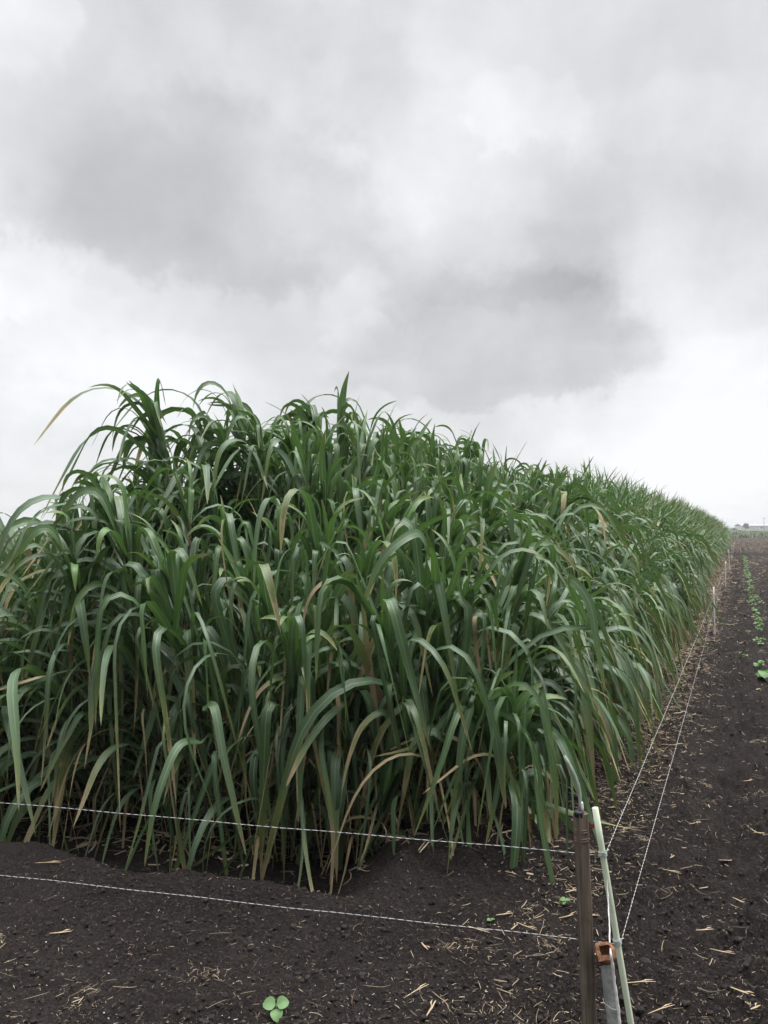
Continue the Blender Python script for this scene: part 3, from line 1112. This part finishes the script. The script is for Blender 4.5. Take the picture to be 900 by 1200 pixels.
def build_stones():
    n = 190
    d = 1440 / U(395, 640, n)
    x = U(-0.52, 0.52, n) * d
    n2 = 160
    s = 1.6 + 14 * RNG.random(n2) ** 2
    w = U(-0.9, 3.0, n2)
    xs = np.concatenate([x, s * E[0] + w * N[0]])
    ys = np.concatenate([d, s * E[1] + w * N[1]])
    rs = U(0.0010, 0.0030, n + n2)
    rs[RNG.random(n + n2) < 0.06] *= 2.0
    scatter_lumps('pebbles', M_PEB, xs, ys, rs, 0.45, 'tiny pale pebbles scattered over the dark soil', 'pebbles')
    n = 7000
    d = 1440 / U(385, 650, n)
    x = U(-0.56, 0.56, n) * d
    n2 = 9000
    s = 1.4 + 20 * RNG.random(n2) ** 1.8
    w = U(-0.75, 4.0, n2)
    xs = np.concatenate([x, s * E[0] + w * N[0]])
    ys = np.concatenate([d, s * E[1] + w * N[1]])
    rs = np.concatenate([0.0035 + 0.012 * RNG.random(n) ** 5, 0.004 + 0.021 * RNG.random(n2) ** 5])
    scatter_lumps('soil_clods', M_CLOD, xs, ys, rs, 0.15, 'crumbled dark soil clods lying on the tilled field', 'soil clods', n=3)


build_stones()

# larger dry stalks one can pick out one by one
def straw_stalk_mesh(L, r, bend):
    """straight dry stalk with a node, flattened where it split, a torn sheath at one end"""
    path = [(L * (i / 6 - 0.5), bend * L * (0 if i < 3 else (i - 3) / 3), 0.0008 * (i % 2)) for i in range(7)]
    rr = [r * k for k in (0.55, 0.9, 1.0, 1.3, 0.95, 0.8, 0.35)]
    v, f, uv = tube(path, rr, 6)
    v = [(p[0], p[1], p[2] * 0.55) for p in v]
    a, b = Vector(path[3]), Vector(path[6])
    w = Vector((0, r * 2.2, 0.002))
    sv = [a, a.lerp(b, 0.5) + w, a.lerp(b, 0.95) + w * 1.6, a.lerp(b, 0.45) + w * 1.8]
    o = len(v)
    return make_mesh('straw_stalk', v + sv, f + [(o, o + 1, o + 2, o + 3)], [M_STRAW], False)


STALKS = [straw_stalk_mesh(L, r, b) for L, r, b in ((0.075, 0.0026, 0.01), (0.09, 0.0021, 0.04), (0.05, 0.003, 0.0), (0.12, 0.0017, -0.06), (0.08, 0.0031, 0.02))]
spots = []


def px_ground(px, py):
    d = 1440.0 / (py - 618.0)
    return ((px - 450.0) / 900.0 * d, d)


for px, py, a in ((601, 1082, 0.9), (560, 1090, -0.6), (497, 1110, -1.1), (487, 1160, 0.8), (505, 1180, 1.1), (668, 1046, 0.5), (664, 1074, 0.3),
                  (693, 1078, 0.1), (780, 1015, -0.5), (865, 1048, -0.9), (822, 1084, 0.05), (842, 1105, -0.6), (785, 1002, 0.8),
                  (770, 1172, 0.5), (865, 1160, -0.8), (800, 1186, 1.2), (868, 1062, 0.1), (715, 945, 0.1), (60, 1020, 0.1),
                  (75, 1090, 0.2), (590, 1070, 0.2), (615, 1085, -0.7), (880, 1180, 0.5), (745, 1160, 0.2), (890, 980, -0.3), (812, 958, 0.2),
                  (850, 1000, -0.2), (765, 905, 0.1), (790, 880, 0.3), (875, 915, 0.2)):
    x, y = px_ground(px, py)
    spots.append((x, y, a))
for i, (x, y, a) in enumerate(spots):
    o = link('straw_stalk', STALKS[i % 5], None, (x, y, hz(x, y) + 0.012), (0, random.uniform(-0.08, 0.08), a))
    tag(o, 'short dry straw stalk lying loose on the dark soil', 'straw stalk', 'loose dry straw stalks on the soil')

# ------------------------------------------------------------------ seedlings
def leaf_disc(L, Wd, cup=0.12, tip=0.5):
    """broad rounded leaf from the origin along +X, thick enough to read as a leaf"""
    V, F = [], []
    nu, nv = 8, 6
    for i in range(nu + 1):
        u = i / nu
        prof = math.sin(math.pi * min(1, u ** 0.8)) ** 0.5 if 0 < u < 1 else 0.02
        for j in range(nv + 1):
            v = j / nv * 2 - 1
            V.append((L * u, Wd * 0.5 * prof * v, L * (0.10 * math.sin(u * 3.0) - 0.15 * u * u) + cup * Wd * abs(v) ** 1.3 * prof))
    for i in range(nu):
        for j in range(nv):
            a = i * (nv + 1) + j
            F.append((a, a + nv + 1, a + nv + 2, a + 1))
    return V, F


LEAF_MESHES = []
for Lw in ((0.055, 0.064), (0.05, 0.058), (0.058, 0.058)):
    v, f = leaf_disc(*Lw)
    LEAF_MESHES.append(make_mesh('leaf', v, f, [M_SEED]))
SEED_STEM = tube_mesh('stem', [(0, 0, -0.03), (0.002, 0, 0.02), (0, 0.002, 0.05)], [0.003, 0.0025, 0.002], M_SEED, 6)


def seedling(x, y, scale, leaves, name='seedling'):
    root = link(name, None, None, (x, y, hz(x, y)), (0, 0, random.uniform(0, 6.28) if leaves is None else 0))
    st = link('stem', SEED_STEM, root, (0, 0, 0), (0, 0, 0), (scale,) * 3)
    if leaves is None:
        leaves = []
        n = random.randint(5, 8)
        for k in range(n):
            leaves.append((k * 2.4 + random.uniform(-0.3, 0.3), random.uniform(-0.5, 0.15), 0.6 + 0.9 * k / n, random.uniform(0.9, 1.5)))
    for a, pitch, zr, ls, *roll in leaves:
        zz = 0.05 * zr * scale
        link('leaf', random.choice(LEAF_MESHES), root, (0.003 * scale * math.cos(a), 0.003 * scale * math.sin(a), zz),
             (roll[0] if roll else random.uniform(-0.25, 0.25), -pitch, a), (scale * ls,) * 3)
    return root


x, y = px_ground(325, 1181)
o = seedling(x, y, 0.75, [(math.radians(172), 0.12, 0.85, 1.0, -0.55), (math.radians(14), 0.15, 0.9, 0.95, 0.6), (math.radians(-75), -0.45, 0.6, 0.95, 0.1)])
tag(o, 'small bright green seedling with three rounded leaves alone in the foreground soil', 'seedling')
x, y = px_ground(660, 1061)
o = seedling(x, y, 0.42, [(0.2, 0.2, 0.9, 1.0), (2.6, 0.1, 1.0, 1.0), (4.2, -0.1, 0.8, 0.8)])
tag(o, 'tiny green sprout in straw just left of the brown stake', 'seedling')
x, y = px_ground(574, 1076)
o = seedling(x, y, 0.30, [(0.4, 0.3, 0.9, 1.1), (3.3, 0.2, 1.0, 1.0)])
tag(o, 'tiny two leaved sprout between the two front wires near the corner', 'seedling')
s = 5.75 / math.cos(AR) + 0.55
first = True
cnt = 0
while s < 47:
    w = 0.25 + random.gauss(0, 0.06)
    p = s * E + w * N
    sc = random.uniform(0.5, 0.88) if s > 9.3 else 1.35
    if cnt == 0:
        sc = 0.85
    o = seedling(p[0], p[1], sc, None)
    cnt += 1
    if cnt == 1:
        tag(o, 'nearest leafy seedling of the green row at the right edge', 'seedling', 'seedlings in the row right of the fence')
    elif cnt == 2:
        tag(o, 'large leafy seedling second nearest in the green row at right', 'seedling', 'seedlings in the row right of the fence')
    else:
        tag(o, 'young leafy seedling farther along the green row right of the fence', 'seedling', 'seedlings farther along the row right of the fence')
    s += random.uniform(0.20, 0.46) if cnt > 1 else 1.9
    if random.random() < 0.06:
        s += 0.7

# ------------------------------------------------------------------ fence: corner rod, stakes and wires
def lean_line(p0, p1, n):
    return [tuple(np.array(p0) + (np.array(p1) - np.array(p0)) * i / n) for i in range(n + 1)]


ROD_D = 2.2
def pt(px, py, d):
    """a point of the near fence hardware at depth d"""
    return np.array([(px - 450) / 900 * d, d, 1.6 + (618 - py) / 900 * d])


rod_top, rod_low = pt(695.5, 944, ROD_D), pt(737, 1200, ROD_D)
dr = (rod_low - rod_top) / np.linalg.norm(rod_low - rod_top)
rod_foot = rod_top + dr * ((rod_top[2] + 0.15) / -dr[2])
rod_base = rod_top + dr * (rod_top[2] / -dr[2])


def on_rod(z):
    return rod_top + dr * ((rod_top[2] - z) / -dr[2])


rod = link('fence_rod', None, None, tuple(rod_base))
tag(rod, 'pale green fibreglass fence rod leaning beside the brown stake', 'fence rod')
off = -rod_base


def rel(path):
    return [tuple(np.array(p) + off) for p in path]


link('shaft', tube_mesh('shaft', rel(lean_line(rod_foot, rod_top, 10)), 0.0088, M_ROD, 14), rod)
knot_hi = on_rod(pt(705, 997, ROD_D)[2])
knot_lo = on_rod(pt(722.5, 1098, ROD_D)[2])


def coil(c, r, turns, pitch, axis):
    ax = Vector(axis).normalized()
    a = ax.cross(Vector((0, 1, 0.2))).normalized()
    b = ax.cross(a)
    path = []
    n = int(turns * 14)
    for i in range(n + 1):
        th = 2 * math.pi * turns * i / n
        path.append(Vector(c) + (a * math.cos(th) + b * math.sin(th)) * r + ax * (pitch * (i / n - 0.5)))
    return path


for kn in (knot_hi, knot_lo):
    pth = coil(Vector(kn), 0.0108, 3.2, 0.012, -dr)
    end = pth[-1] + Vector((0.018, -0.004, 0.012))
    pth.append(pth[-1].lerp(end, 0.5))
    pth.append(end)
    link('wire_clip', tube_mesh('wire_clip', rel(pth), 0.0017, M_STEEL, 6), rod)

# far rods along the side of the plot
SPACING = 10.1
s0 = float(rod_base[0] * E[0] + rod_base[1] * E[1])
w0 = -0.34
far_pts = []
proto_rod = None
rod_words = ['white fence rod nearest after the corner along the side wires', 'white fence rod second from the corner along the side wires',
             'white fence rod third from the corner along the side wires', 'white fence rod fourth from the corner along the side wires',
             'white fence rod farthest off along the side wires']
for k in range(1, 6):
    s = s0 + SPACING * k
    p = s * E + w0 * N
    z = hz(p[0], p[1])
    if proto_rod is None:
        proto_rod = link('fence_rod', None, None, (p[0], p[1], z))
        rr = proto_rod
        a = link('shaft', tube_mesh('shaft', lean_line((0, 0, -0.15), (-0.012, 0, 0.70), 6), 0.0115, M_RODFAR, 10), rr)
        b1 = link('wire_clip', tube_mesh('wire_clip', coil((-0.010, 0, 0.60), 0.015, 2.2, 0.012, (0, 0, 1)), 0.002, M_STEEL, 5), rr)
        b2 = link('wire_clip', tube_mesh('wire_clip', coil((-0.006, 0, 0.40), 0.015, 2.2, 0.012, (0, 0, 1)), 0.002, M_STEEL, 5), rr)
    else:
        rr = proto_rod.copy()
        COL.objects.link(rr)
        rr.location = (p[0], p[1], z)
        rr.rotation_euler = (random.gauss(0, 0.03), random.gauss(0, 0.03), random.uniform(0, 6))
        for ch in (a, b1, b2):
            cc_ = ch.copy()
            COL.objects.link(cc_)
            cc_.parent = rr
    tag(rr, rod_words[k - 1], 'fence rod', 'white rods of the side fence')
    far_pts.append((p[0], p[1], z))
# one rod where the front wires end, out to the left of the picture
LX, LY = -4.2, 3.24
left_rod = proto_rod.copy()
COL.objects.link(left_rod)
left_rod.location = (LX, LY, hz(LX, LY))
left_rod.rotation_euler = (0, 0, 1.0)
for ch in (a, b1, b2):
    cc_ = ch.copy()
    COL.objects.link(cc_)
    cc_.parent = left_rod
tag(left_rod, 'white fence rod at the left end of the two front wires', 'fence rod')


def wire(points, sag, label):
    path = []
    for i in range(len(points) - 1):
        A, B = np.array(points[i]), np.array(points[i + 1])
        n = 36
        for k in range(n + (1 if i == len(points) - 2 else 0)):
            u = k / n
            q = A + (B - A) * u
            q[2] -= sag * 4 * u * (1 - u)
            q += np.array([0, 0, 0.0012 * math.sin(k * 1.7) + 0.001 * math.sin(k * 0.6)])
            path.append(q)
    o = link('fence_wire', tube_mesh('fence_wire', path, 0.0009, M_WIRE, 6))
    tag(o, label, 'fence wire', 'braided white fence wires')


pl_hi = pt(0, 937, 2.62)
pl_lo = pt(0, 1020, 2.62)
def extend(k, p):
    u = (LX - k[0]) / (p[0] - k[0])
    return k + (p - k) * u


wire([extend(knot_hi, pl_hi), knot_hi + np.array([-0.009, -0.010, 0])], 0.0, 'upper braided white wire across the front of the grass')
wire([extend(knot_lo, pl_lo), knot_lo + np.array([-0.009, -0.010, 0])], 0.0, 'lower braided white wire across the front soil')
wire([knot_hi + np.array([0.010, 0.004, 0.0])] + [(p[0], p[1], p[2] + 0.60) for p in far_pts], 0.012, 'upper braided white wire running away along the side of the grass')
wire([knot_lo + np.array([0.012, 0.0, 0.004])] + [(p[0], p[1], p[2] + 0.40) for p in far_pts], 0.012, 'lower braided white wire running away along the side of the grass')

# brown stake with its binding, black clamp and pin
ST_D = 2.06
st_top, st_low = pt(678.5, 950, ST_D), pt(688, 1200, ST_D)
dv = (st_low - st_top) / np.linalg.norm(st_low - st_top)
st_base = st_top + dv * (st_top[2] / -dv[2])
stake = link('brown_stake', None, None, tuple(st_base))
tag(stake, 'brown weathered stake with black clamp and bent grey tube on top', 'stake')


def prism(path, half, mat, name, rot=0.0, rough=0.0, sides=4, corner=0.35, seed=1):
    """squared post with eased corners and slightly uneven faces"""
    rg = np.random.default_rng(seed)
    P = [Vector(p) for p in path]
    T = (P[-1] - P[0]).normalized()
    a = T.cross(Vector((0, 1, 0))).normalized()
    b = T.cross(a)
    ring = []
    for q in range(4):
        for c in (-1, 1):
            th = math.pi / 4 + q * math.pi / 2 + rot
            ring.append((th + c * corner * 0.5))
    V, F = [], []
    m = len(ring)
    for i, p in enumerate(P):
        h = half[i] if hasattr(half, '__len__') else half
        for k, th in enumerate(ring):
            rr = h * 1.30 * (1 + rough * rg.uniform(-1, 1))
            V.append(p + (a * math.cos(th) + b * math.sin(th)) * rr)
    for i in range(len(P) - 1):
        for k in range(m):
            k2 = (k + 1) % m
            F.append((i * m + k, i * m + k2, (i + 1) * m + k2, (i + 1) * m + k))
    F.append(tuple(range(m - 1, -1, -1)))
    F.append(tuple(range((len(P) - 1) * m, len(P) * m)))
    return make_mesh(name, V, F, [mat], False)


offs = -st_base
foot = st_base + dv * 0.2
n = 26
path = [tuple(np.array(q) + offs) for q in lean_line(foot, st_top, n)]
half = []
node_i = int(n * 0.62)
zs_ = [p[2] for p in path]
for p in path:
    z = p[2]
    k = 0.0150
    k += 0.0016 * math.exp(-((z - 0.405) / 0.012) ** 2) - 0.0007 * math.exp(-((z - 0.43) / 0.012) ** 2)
    k += 0.0010 * math.exp(-((z - 0.80) / 0.03) ** 2)
    half.append(k)
link('shaft', prism(path, half, M_STAKE, 'shaft', 0.25, 0.035, seed=3), stake)


def on_stake(py, dxp=0, dd=0.0):
    u = (py - 950) / 250.0
    c = st_top + (st_low - st_top) * u
    return c + np.array([dxp / 900 * ST_D, dd, 0])


for py, rr in ((969, 0.0183), (979, 0.0185)):
    c = Vector(on_stake(py)) + Vector(offs)
    link('binding', tube_mesh('binding', coil(c, rr, 1.6, 0.010, -dv), [0.0014] * 23, M_BIND, 6), stake)
# the clamp is a short black ring on the stake's top, holding the hose and the pin
c_lo, c_hi = Vector(on_stake(953, -2.5, -0.006)), Vector(on_stake(946.5, -2.5, -0.006))
link('clamp', tube_mesh('clamp', [tuple(Vector(c_lo) + Vector(offs)), tuple(Vector(c_lo.lerp(c_hi, 0.9)) + Vector(offs)), tuple(Vector(c_hi) + Vector(offs))], [0.0125, 0.0125, 0.0105], M_BLACK, 14), stake)
pp = [tuple(pt(px, py, ST_D - 0.004) + offs) for px, py in ((681.2, 949), (680.8, 944), (680.4, 939), (680.3, 937.2))]
link('pin', tube_mesh('pin', pp, [0.0036, 0.0036, 0.0034, 0.0018], M_PIN, 10), stake)
hose = [(677.4, 949), (678.4, 938), (677.8, 927), (675.8, 918), (672.6, 909), (669.0, 901), (665.0, 893), (660, 884)]
hp = [tuple(pt(px, py, ST_D + 0.004 * i) + offs) for i, (px, py) in enumerate(hose)]
link('bent_tube', tube_mesh('bent_tube', hp, [0.0040, 0.0042, 0.0046, 0.0052, 0.0056, 0.0056, 0.0050, 0.0040], M_HOSE, 10), stake)
# scrap of red tape tied at the back of the stake
tp = [tuple(pt(px, py, ST_D + 0.02) + offs) for px, py in ((686, 962), (689.5, 964.5), (692, 966), (694.5, 964))]
V_, F_ = [], []
for i, p in enumerate(tp):
    V_ += [(p[0], p[1], p[2] + 0.006), (p[0] + 0.002, p[1] + 0.004, p[2] - 0.007)]
for i in range(3):
    F_.append((2 * i, 2 * i + 1, 2 * i + 3, 2 * i + 2))
link('red_tape', make_mesh('red_tape', V_, F_, [M_RED]), stake)

# grey square stake with a rusty iron socket on top
GD = 2.03
g_top, g_low = pt(706.5, 1116, GD), pt(716, 1200, GD)
gv = (g_low - g_top) / np.linalg.norm(g_low - g_top)
g_base = g_top + gv * (g_top[2] / -gv[2])
gs = link('grey_stake', None, None, tuple(g_base))
tag(gs, 'short grey square stake capped with a rusty iron socket', 'stake')
og = -g_base
path = [tuple(np.array(q) + og) for q in lean_line(g_base + gv * 0.2, g_top, 16)]
link('shaft', prism(path, [0.0132 - 0.001 * (i / 16) for i in range(17)], M_GREY, 'shaft', 0.12, 0.03, seed=8), gs)


def socket():
    """open square iron socket, flared and uneven at its rim"""
    rg = np.random.default_rng(4)
    ax = Vector(-gv)
    # it tips towards the viewer so that its square hole shows
    up = (ax + Vector((0, -0.62, 0.1))).normalized()
    a = up.cross(Vector((0, 1, 0))).normalized()
    b = up.cross(a)
    c0 = Vector(g_top + og) + ax * 0.004
    V, F = [], []
    rings = [(-0.020, 0.019), (0.000, 0.026), (0.016, 0.031), (0.022, 0.028), (0.023, 0.0165), (0.004, 0.0155), (-0.010, 0.0150)]
    m = 16
    for h, r in rings:
        for k in range(m):
            th = 2 * math.pi * k / m
            sq = 1 / max(abs(math.cos(th)), abs(math.sin(th)))
            rr = r * 0.86 * (0.15 + 0.85 * sq if r < 0.017 else 0.5 + 0.5 * sq) * (1 + (0.09 if 0 < h < 0.0225 else 0.05) * rg.uniform(-1, 1))
            V.append(c0 + a * math.cos(th) * rr + b * math.sin(th) * rr + up * (h + rg.uniform(-0.0025, 0.0025)))
    for i in range(len(rings) - 1):
        for k in range(m):
            k2 = (k + 1) % m
            F.append((i * m + k, i * m + k2, (i + 1) * m + k2, (i + 1) * m + k))
    F.append(tuple(range(m - 1, -1, -1)))
    F.append(tuple(range((len(rings) - 1) * m, len(rings) * m)))
    return make_mesh('rusty_socket', V, F, [M_RUST], False)


link('rusty_socket', socket(), gs)
lp = [(703.5, 1163), (704, 1168), (708, 1171), (713, 1175), (719, 1176), (720.5, 1173), (718, 1179)]
link('wire_loop', tube_mesh('wire_loop', [tuple(pt(px, py, GD - 0.0205) + og) for px, py in lp], 0.0011, M_STEEL, 5), gs)

# white cord tied to the rod, falling beside the grey stake
cd = [(709.5, 1020, 2.195), (709.3, 1035, 2.19), (710.2, 1055, 2.17), (711.5, 1080, 2.13), (711.6, 1097, 2.09), (712.6, 1112, 1.985), (714.5, 1122, 1.99),
      (716.5, 1140, 2.0), (719, 1160, 2.0), (721, 1172, 2.0), (722.5, 1190, 2.0), (724.5, 1215, 2.0), (727, 1250, 2.0), (730, 1330, 2.0)]
pth = []
for i in range(len(cd) - 1):
    A_, B_ = pt(*cd[i]), pt(*cd[i + 1])
    for k in range(4):
        pth.append(A_ + (B_ - A_) * k / 4 + np.array([0.0006 * math.sin(i * 4 + k * 1.9), 0, 0]))
rr_ = [0.0020 if i < 20 else 0.0036 + 0.0006 * math.sin(i * 2.1) for i in range(len(pth))]
zmin = min(p[2] for p in pth)
o = link('white_cord', tube_mesh('white_cord', pth, rr_, M_CORD, 8))
tag(o, 'white cord hanging between the grey stake and the pale green rod', 'cord')

# ------------------------------------------------------------------ far things
def stubble():
    n = 5200
    s = 52 + 84 * RNG.random(n) ** 1.1
    w = U(-4, 70, n)
    k = 5
    x, y = s * E[0] + w * N[0], s * E[1] + w * N[1]
    B = np.repeat(np.stack([x, y, np.zeros(n)], -1), k, 0) + np.concatenate([RNG.normal(0, 0.16, (n * k, 2)), np.zeros((n * k, 1))], 1)
    m = n * k
    V, Q, uv = ribbons(B, U(0, 6.28, m), np.radians(U(20, 85, m)), np.radians(U(-60, 40, m)), U(0.1, 0.4, m), U(0.5, 1, m), U(0.10, 0.34, m), U(0.02, 0.06, m), 2, flat=True)
    at = blade_attr(np.repeat(U(0, 0.45, n), k), np.ones(m), np.zeros(m), 6)
    o = link('stubble', quads_mesh('stubble', V, Q, M_LITTER, uv, at))
    tag(o, 'dry brown stubble on the untilled ground at the far end of the plot', 'stubble', None, 'stuff')


stubble()


def far_crop():
    n = 5200
    d = 128 + 190 * RNG.random(n) ** 1.6
    s = d
    w = U(-120, 150, n)
    n2 = 4200
    s = np.concatenate([s, 2 + 110 * RNG.random(n2) ** 1.5])
    w = np.concatenate([w, -7.4 - 40 * RNG.random(n2) ** 1.4])
    n += n2
    x, y = s * E[0] + w * N[0], s * E[1] + w * N[1]
    H = 0.35 + 0.5 * RNG.random(n) ** 2
    k = 8
    B = np.repeat(np.stack([x, y, np.zeros(n)], -1), k, 0) + np.concatenate([RNG.normal(0, 0.35, (n * k, 2)), np.zeros((n * k, 1))], 1)
    h = np.repeat(H, k)
    V, Q, uv = ribbons(B, U(0, 6.28, n * k), np.radians(U(50, 88, n * k)), np.radians(U(-50, 20, n * k)), U(0.1, 0.4, n * k), U(0.6, 1, n * k),
                       h * 1.5, np.repeat(U(0.10, 0.3, n), k), 3, flat=True)
    o = link('far_field_crop', quads_mesh('far_field_crop', V, Q, M_FARCROP))
    tag(o, 'low green crop of the neighbouring fields left of the tall grass and below the horizon', 'field crop', None, 'stuff')


far_crop()


def tree(x, y, H, cr, label, seed):
    rg = np.random.default_rng(seed)
    root = link('round_tree', None, None, (x, y, 0))
    tag(root, label, 'tree')
    V, F, _ = tube([(0, 0, -0.3), (0.05, 0, H * 0.3), (0.1, 0.05, H * 0.6), (0.1, 0.05, H * 0.8)], [0.16, 0.13, 0.09, 0.03], 8)
    prt = [(V, F)]
    for k in range(5):
        a = k * 1.3
        V, F, _ = tube([(0.05, 0, H * 0.35), (cr * 0.4 * math.cos(a), cr * 0.4 * math.sin(a), H * 0.55), (cr * 0.8 * math.cos(a), cr * 0.8 * math.sin(a), H * 0.7)], [0.07, 0.05, 0.02], 6)
        prt.append((V, F))
    V, F = join_parts(prt)
    link('trunk', make_mesh('trunk', V, F, [M_BARK]), root)
    n = 2600
    dirs = rg.normal(0, 1, (n, 3))
    dirs /= np.linalg.norm(dirs, axis=1)[:, None]
    rad = rg.random(n) ** 0.45
    clump = 0.85 + 0.35 * perlin(dirs[:, 0] * 2 + 4 + seed, dirs[:, 1] * 2 + dirs[:, 2] * 2.3)
    P = dirs * (rad * clump)[:, None] * np.array([cr, cr, H * 0.36]) + np.array([0, 0, H * 0.64])
    q = rg.normal(0, 1, (n, 2, 3))
    sz = 0.16 * cr / 1.6
    a_, b_ = q[:, 0] * sz, q[:, 1] * sz
    VV = np.stack([P - a_, P - b_ * 0.6, P + a_, P + b_ * 0.6], 1).reshape(-1, 3)
    QQ = np.arange(n * 4).reshape(n, 4)
    link('crown', quads_mesh('crown', VV, QQ, M_TREELEAF, smooth=False), root)


tree(188.5, 400, 3.9, 1.45, 'small round dark tree alone on the far horizon', 3)


def shrub(x, y, H, label, seed):
    rg = np.random.default_rng(seed)
    n = 500
    P = rg.normal(0, 1, (n, 3)) * np.array([H * 0.45, H * 0.45, H * 0.22]) + np.array([0, 0, H * 0.5])
    P[:, 2] = np.abs(P[:, 2])
    q = rg.normal(0, 1, (n, 2, 3)) * H * 0.09
    VV = np.stack([P - q[:, 0], P - q[:, 1] * 0.6, P + q[:, 0], P + q[:, 1] * 0.6], 1).reshape(-1, 3)
    root = link('shrub', None, None, (x, y, 0))
    tag(root, label, 'shrub')
    link('foliage', quads_mesh('foliage', VV, np.arange(n * 4).reshape(n, 4), M_TREELEAF, smooth=False), root)
    link('stem', tube_mesh('stem', [(0, 0, -0.2), (0.05, 0, H * 0.3), (0.1, 0, H * 0.6)], [0.07, 0.05, 0.02], M_BARK, 6), root)


shrub(168.7, 370, 1.5, 'thin low shrub left of the round tree on the horizon', 5)


def box(x0, x1, y0, y1, z0, z1):
    v = [(x, y, z) for z in (z0, z1) for y in (y0, y1) for x in (x0, x1)]
    f = [(0, 2, 3, 1), (4, 5, 7, 6), (0, 1, 5, 4), (2, 6, 7, 3), (0, 4, 6, 2), (1, 3, 7, 5)]
    return v, f


def shed(x, y, L, D_, hw, hr, label):
    root = link('farm_shed', None, None, (x, y, 0))
    tag(root, label, 'shed')
    v, f = box(0, L, 0, D_, -0.3, hw)
    link('wall', make_mesh('wall', v, f, [M_SHEDWALL], False), root)
    o = 0.5
    v = [(-o, -o, hw + 0.02), (L + o, -o, hw + 0.02), (L + o, D_ / 2, hr), (-o, D_ / 2, hr), (-o, D_ + o, hw + 0.02), (L + o, D_ + o, hw + 0.02)]
    v += [(a, b, c + 0.18) for a, b, c in v]
    f = [(0, 3, 2, 1), (3, 4, 5, 2), (6, 7, 8, 9), (9, 8, 11, 10), (0, 1, 7, 6), (4, 10, 11, 5), (0, 6, 9, 3), (3, 9, 10, 4), (1, 2, 8, 7), (2, 5, 11, 8)]
    link('roof', make_mesh('roof', v, f, [M_SHEDROOF], False), root)
    k = 0
    xx = 3.0
    while xx < L - 5:
        v, f = box(xx, xx + 1.6, -0.05, 0.03, 1.0, 2.0)
        link('window', make_mesh('window', v, f, [M_DARK], False), root)
        xx += 9
    return root


shed(233, 500, 60, 10, 2.5, 3.8, 'long low pale shed with grey roof on the right of the horizon')
# utility pole
pole = link('utility_pole', None, None, (241.4, 500 - 12, 0))
tag(pole, 'thin utility pole rising above the pale shed', 'pole')
link('shaft', tube_mesh('shaft', [(0, 0, -0.5), (0, 0, 8.0)], [0.16, 0.11], M_BARK, 8), pole)
v, f = box(-0.9, 0.9, -0.18, -0.10, 7.2, 7.35)
link('crossarm', make_mesh('crossarm', v, f, [M_BARK], False), pole)

# ------------------------------------------------------------------ the humid air, seen only over hundreds of metres
HAZE = True
if HAZE:
    v, f = box(-3300, 3300, -3300, 3300, -2.0, 9.5)
    hm = bpy.data.materials.new('haze')
    hm.use_nodes = True
    ht = NT(hm.node_tree)
    ht.n.remove(ht.n['Principled BSDF'])
    pv = ht.node('ShaderNodeVolumePrincipled')
    pv.inputs['Color'].default_value = (0.93, 0.95, 0.97, 1)
    pv.inputs['Density'].default_value = 0.0007
    pv.inputs['Anisotropy'].default_value = 0.2
    ht.l.new(pv.outputs[0], ht.n['Material Output'].inputs['Volume'])
    hz_o = link('haze', make_mesh('haze', v, f, [hm], False))
    tag(hz_o, None, None, None, 'stuff')
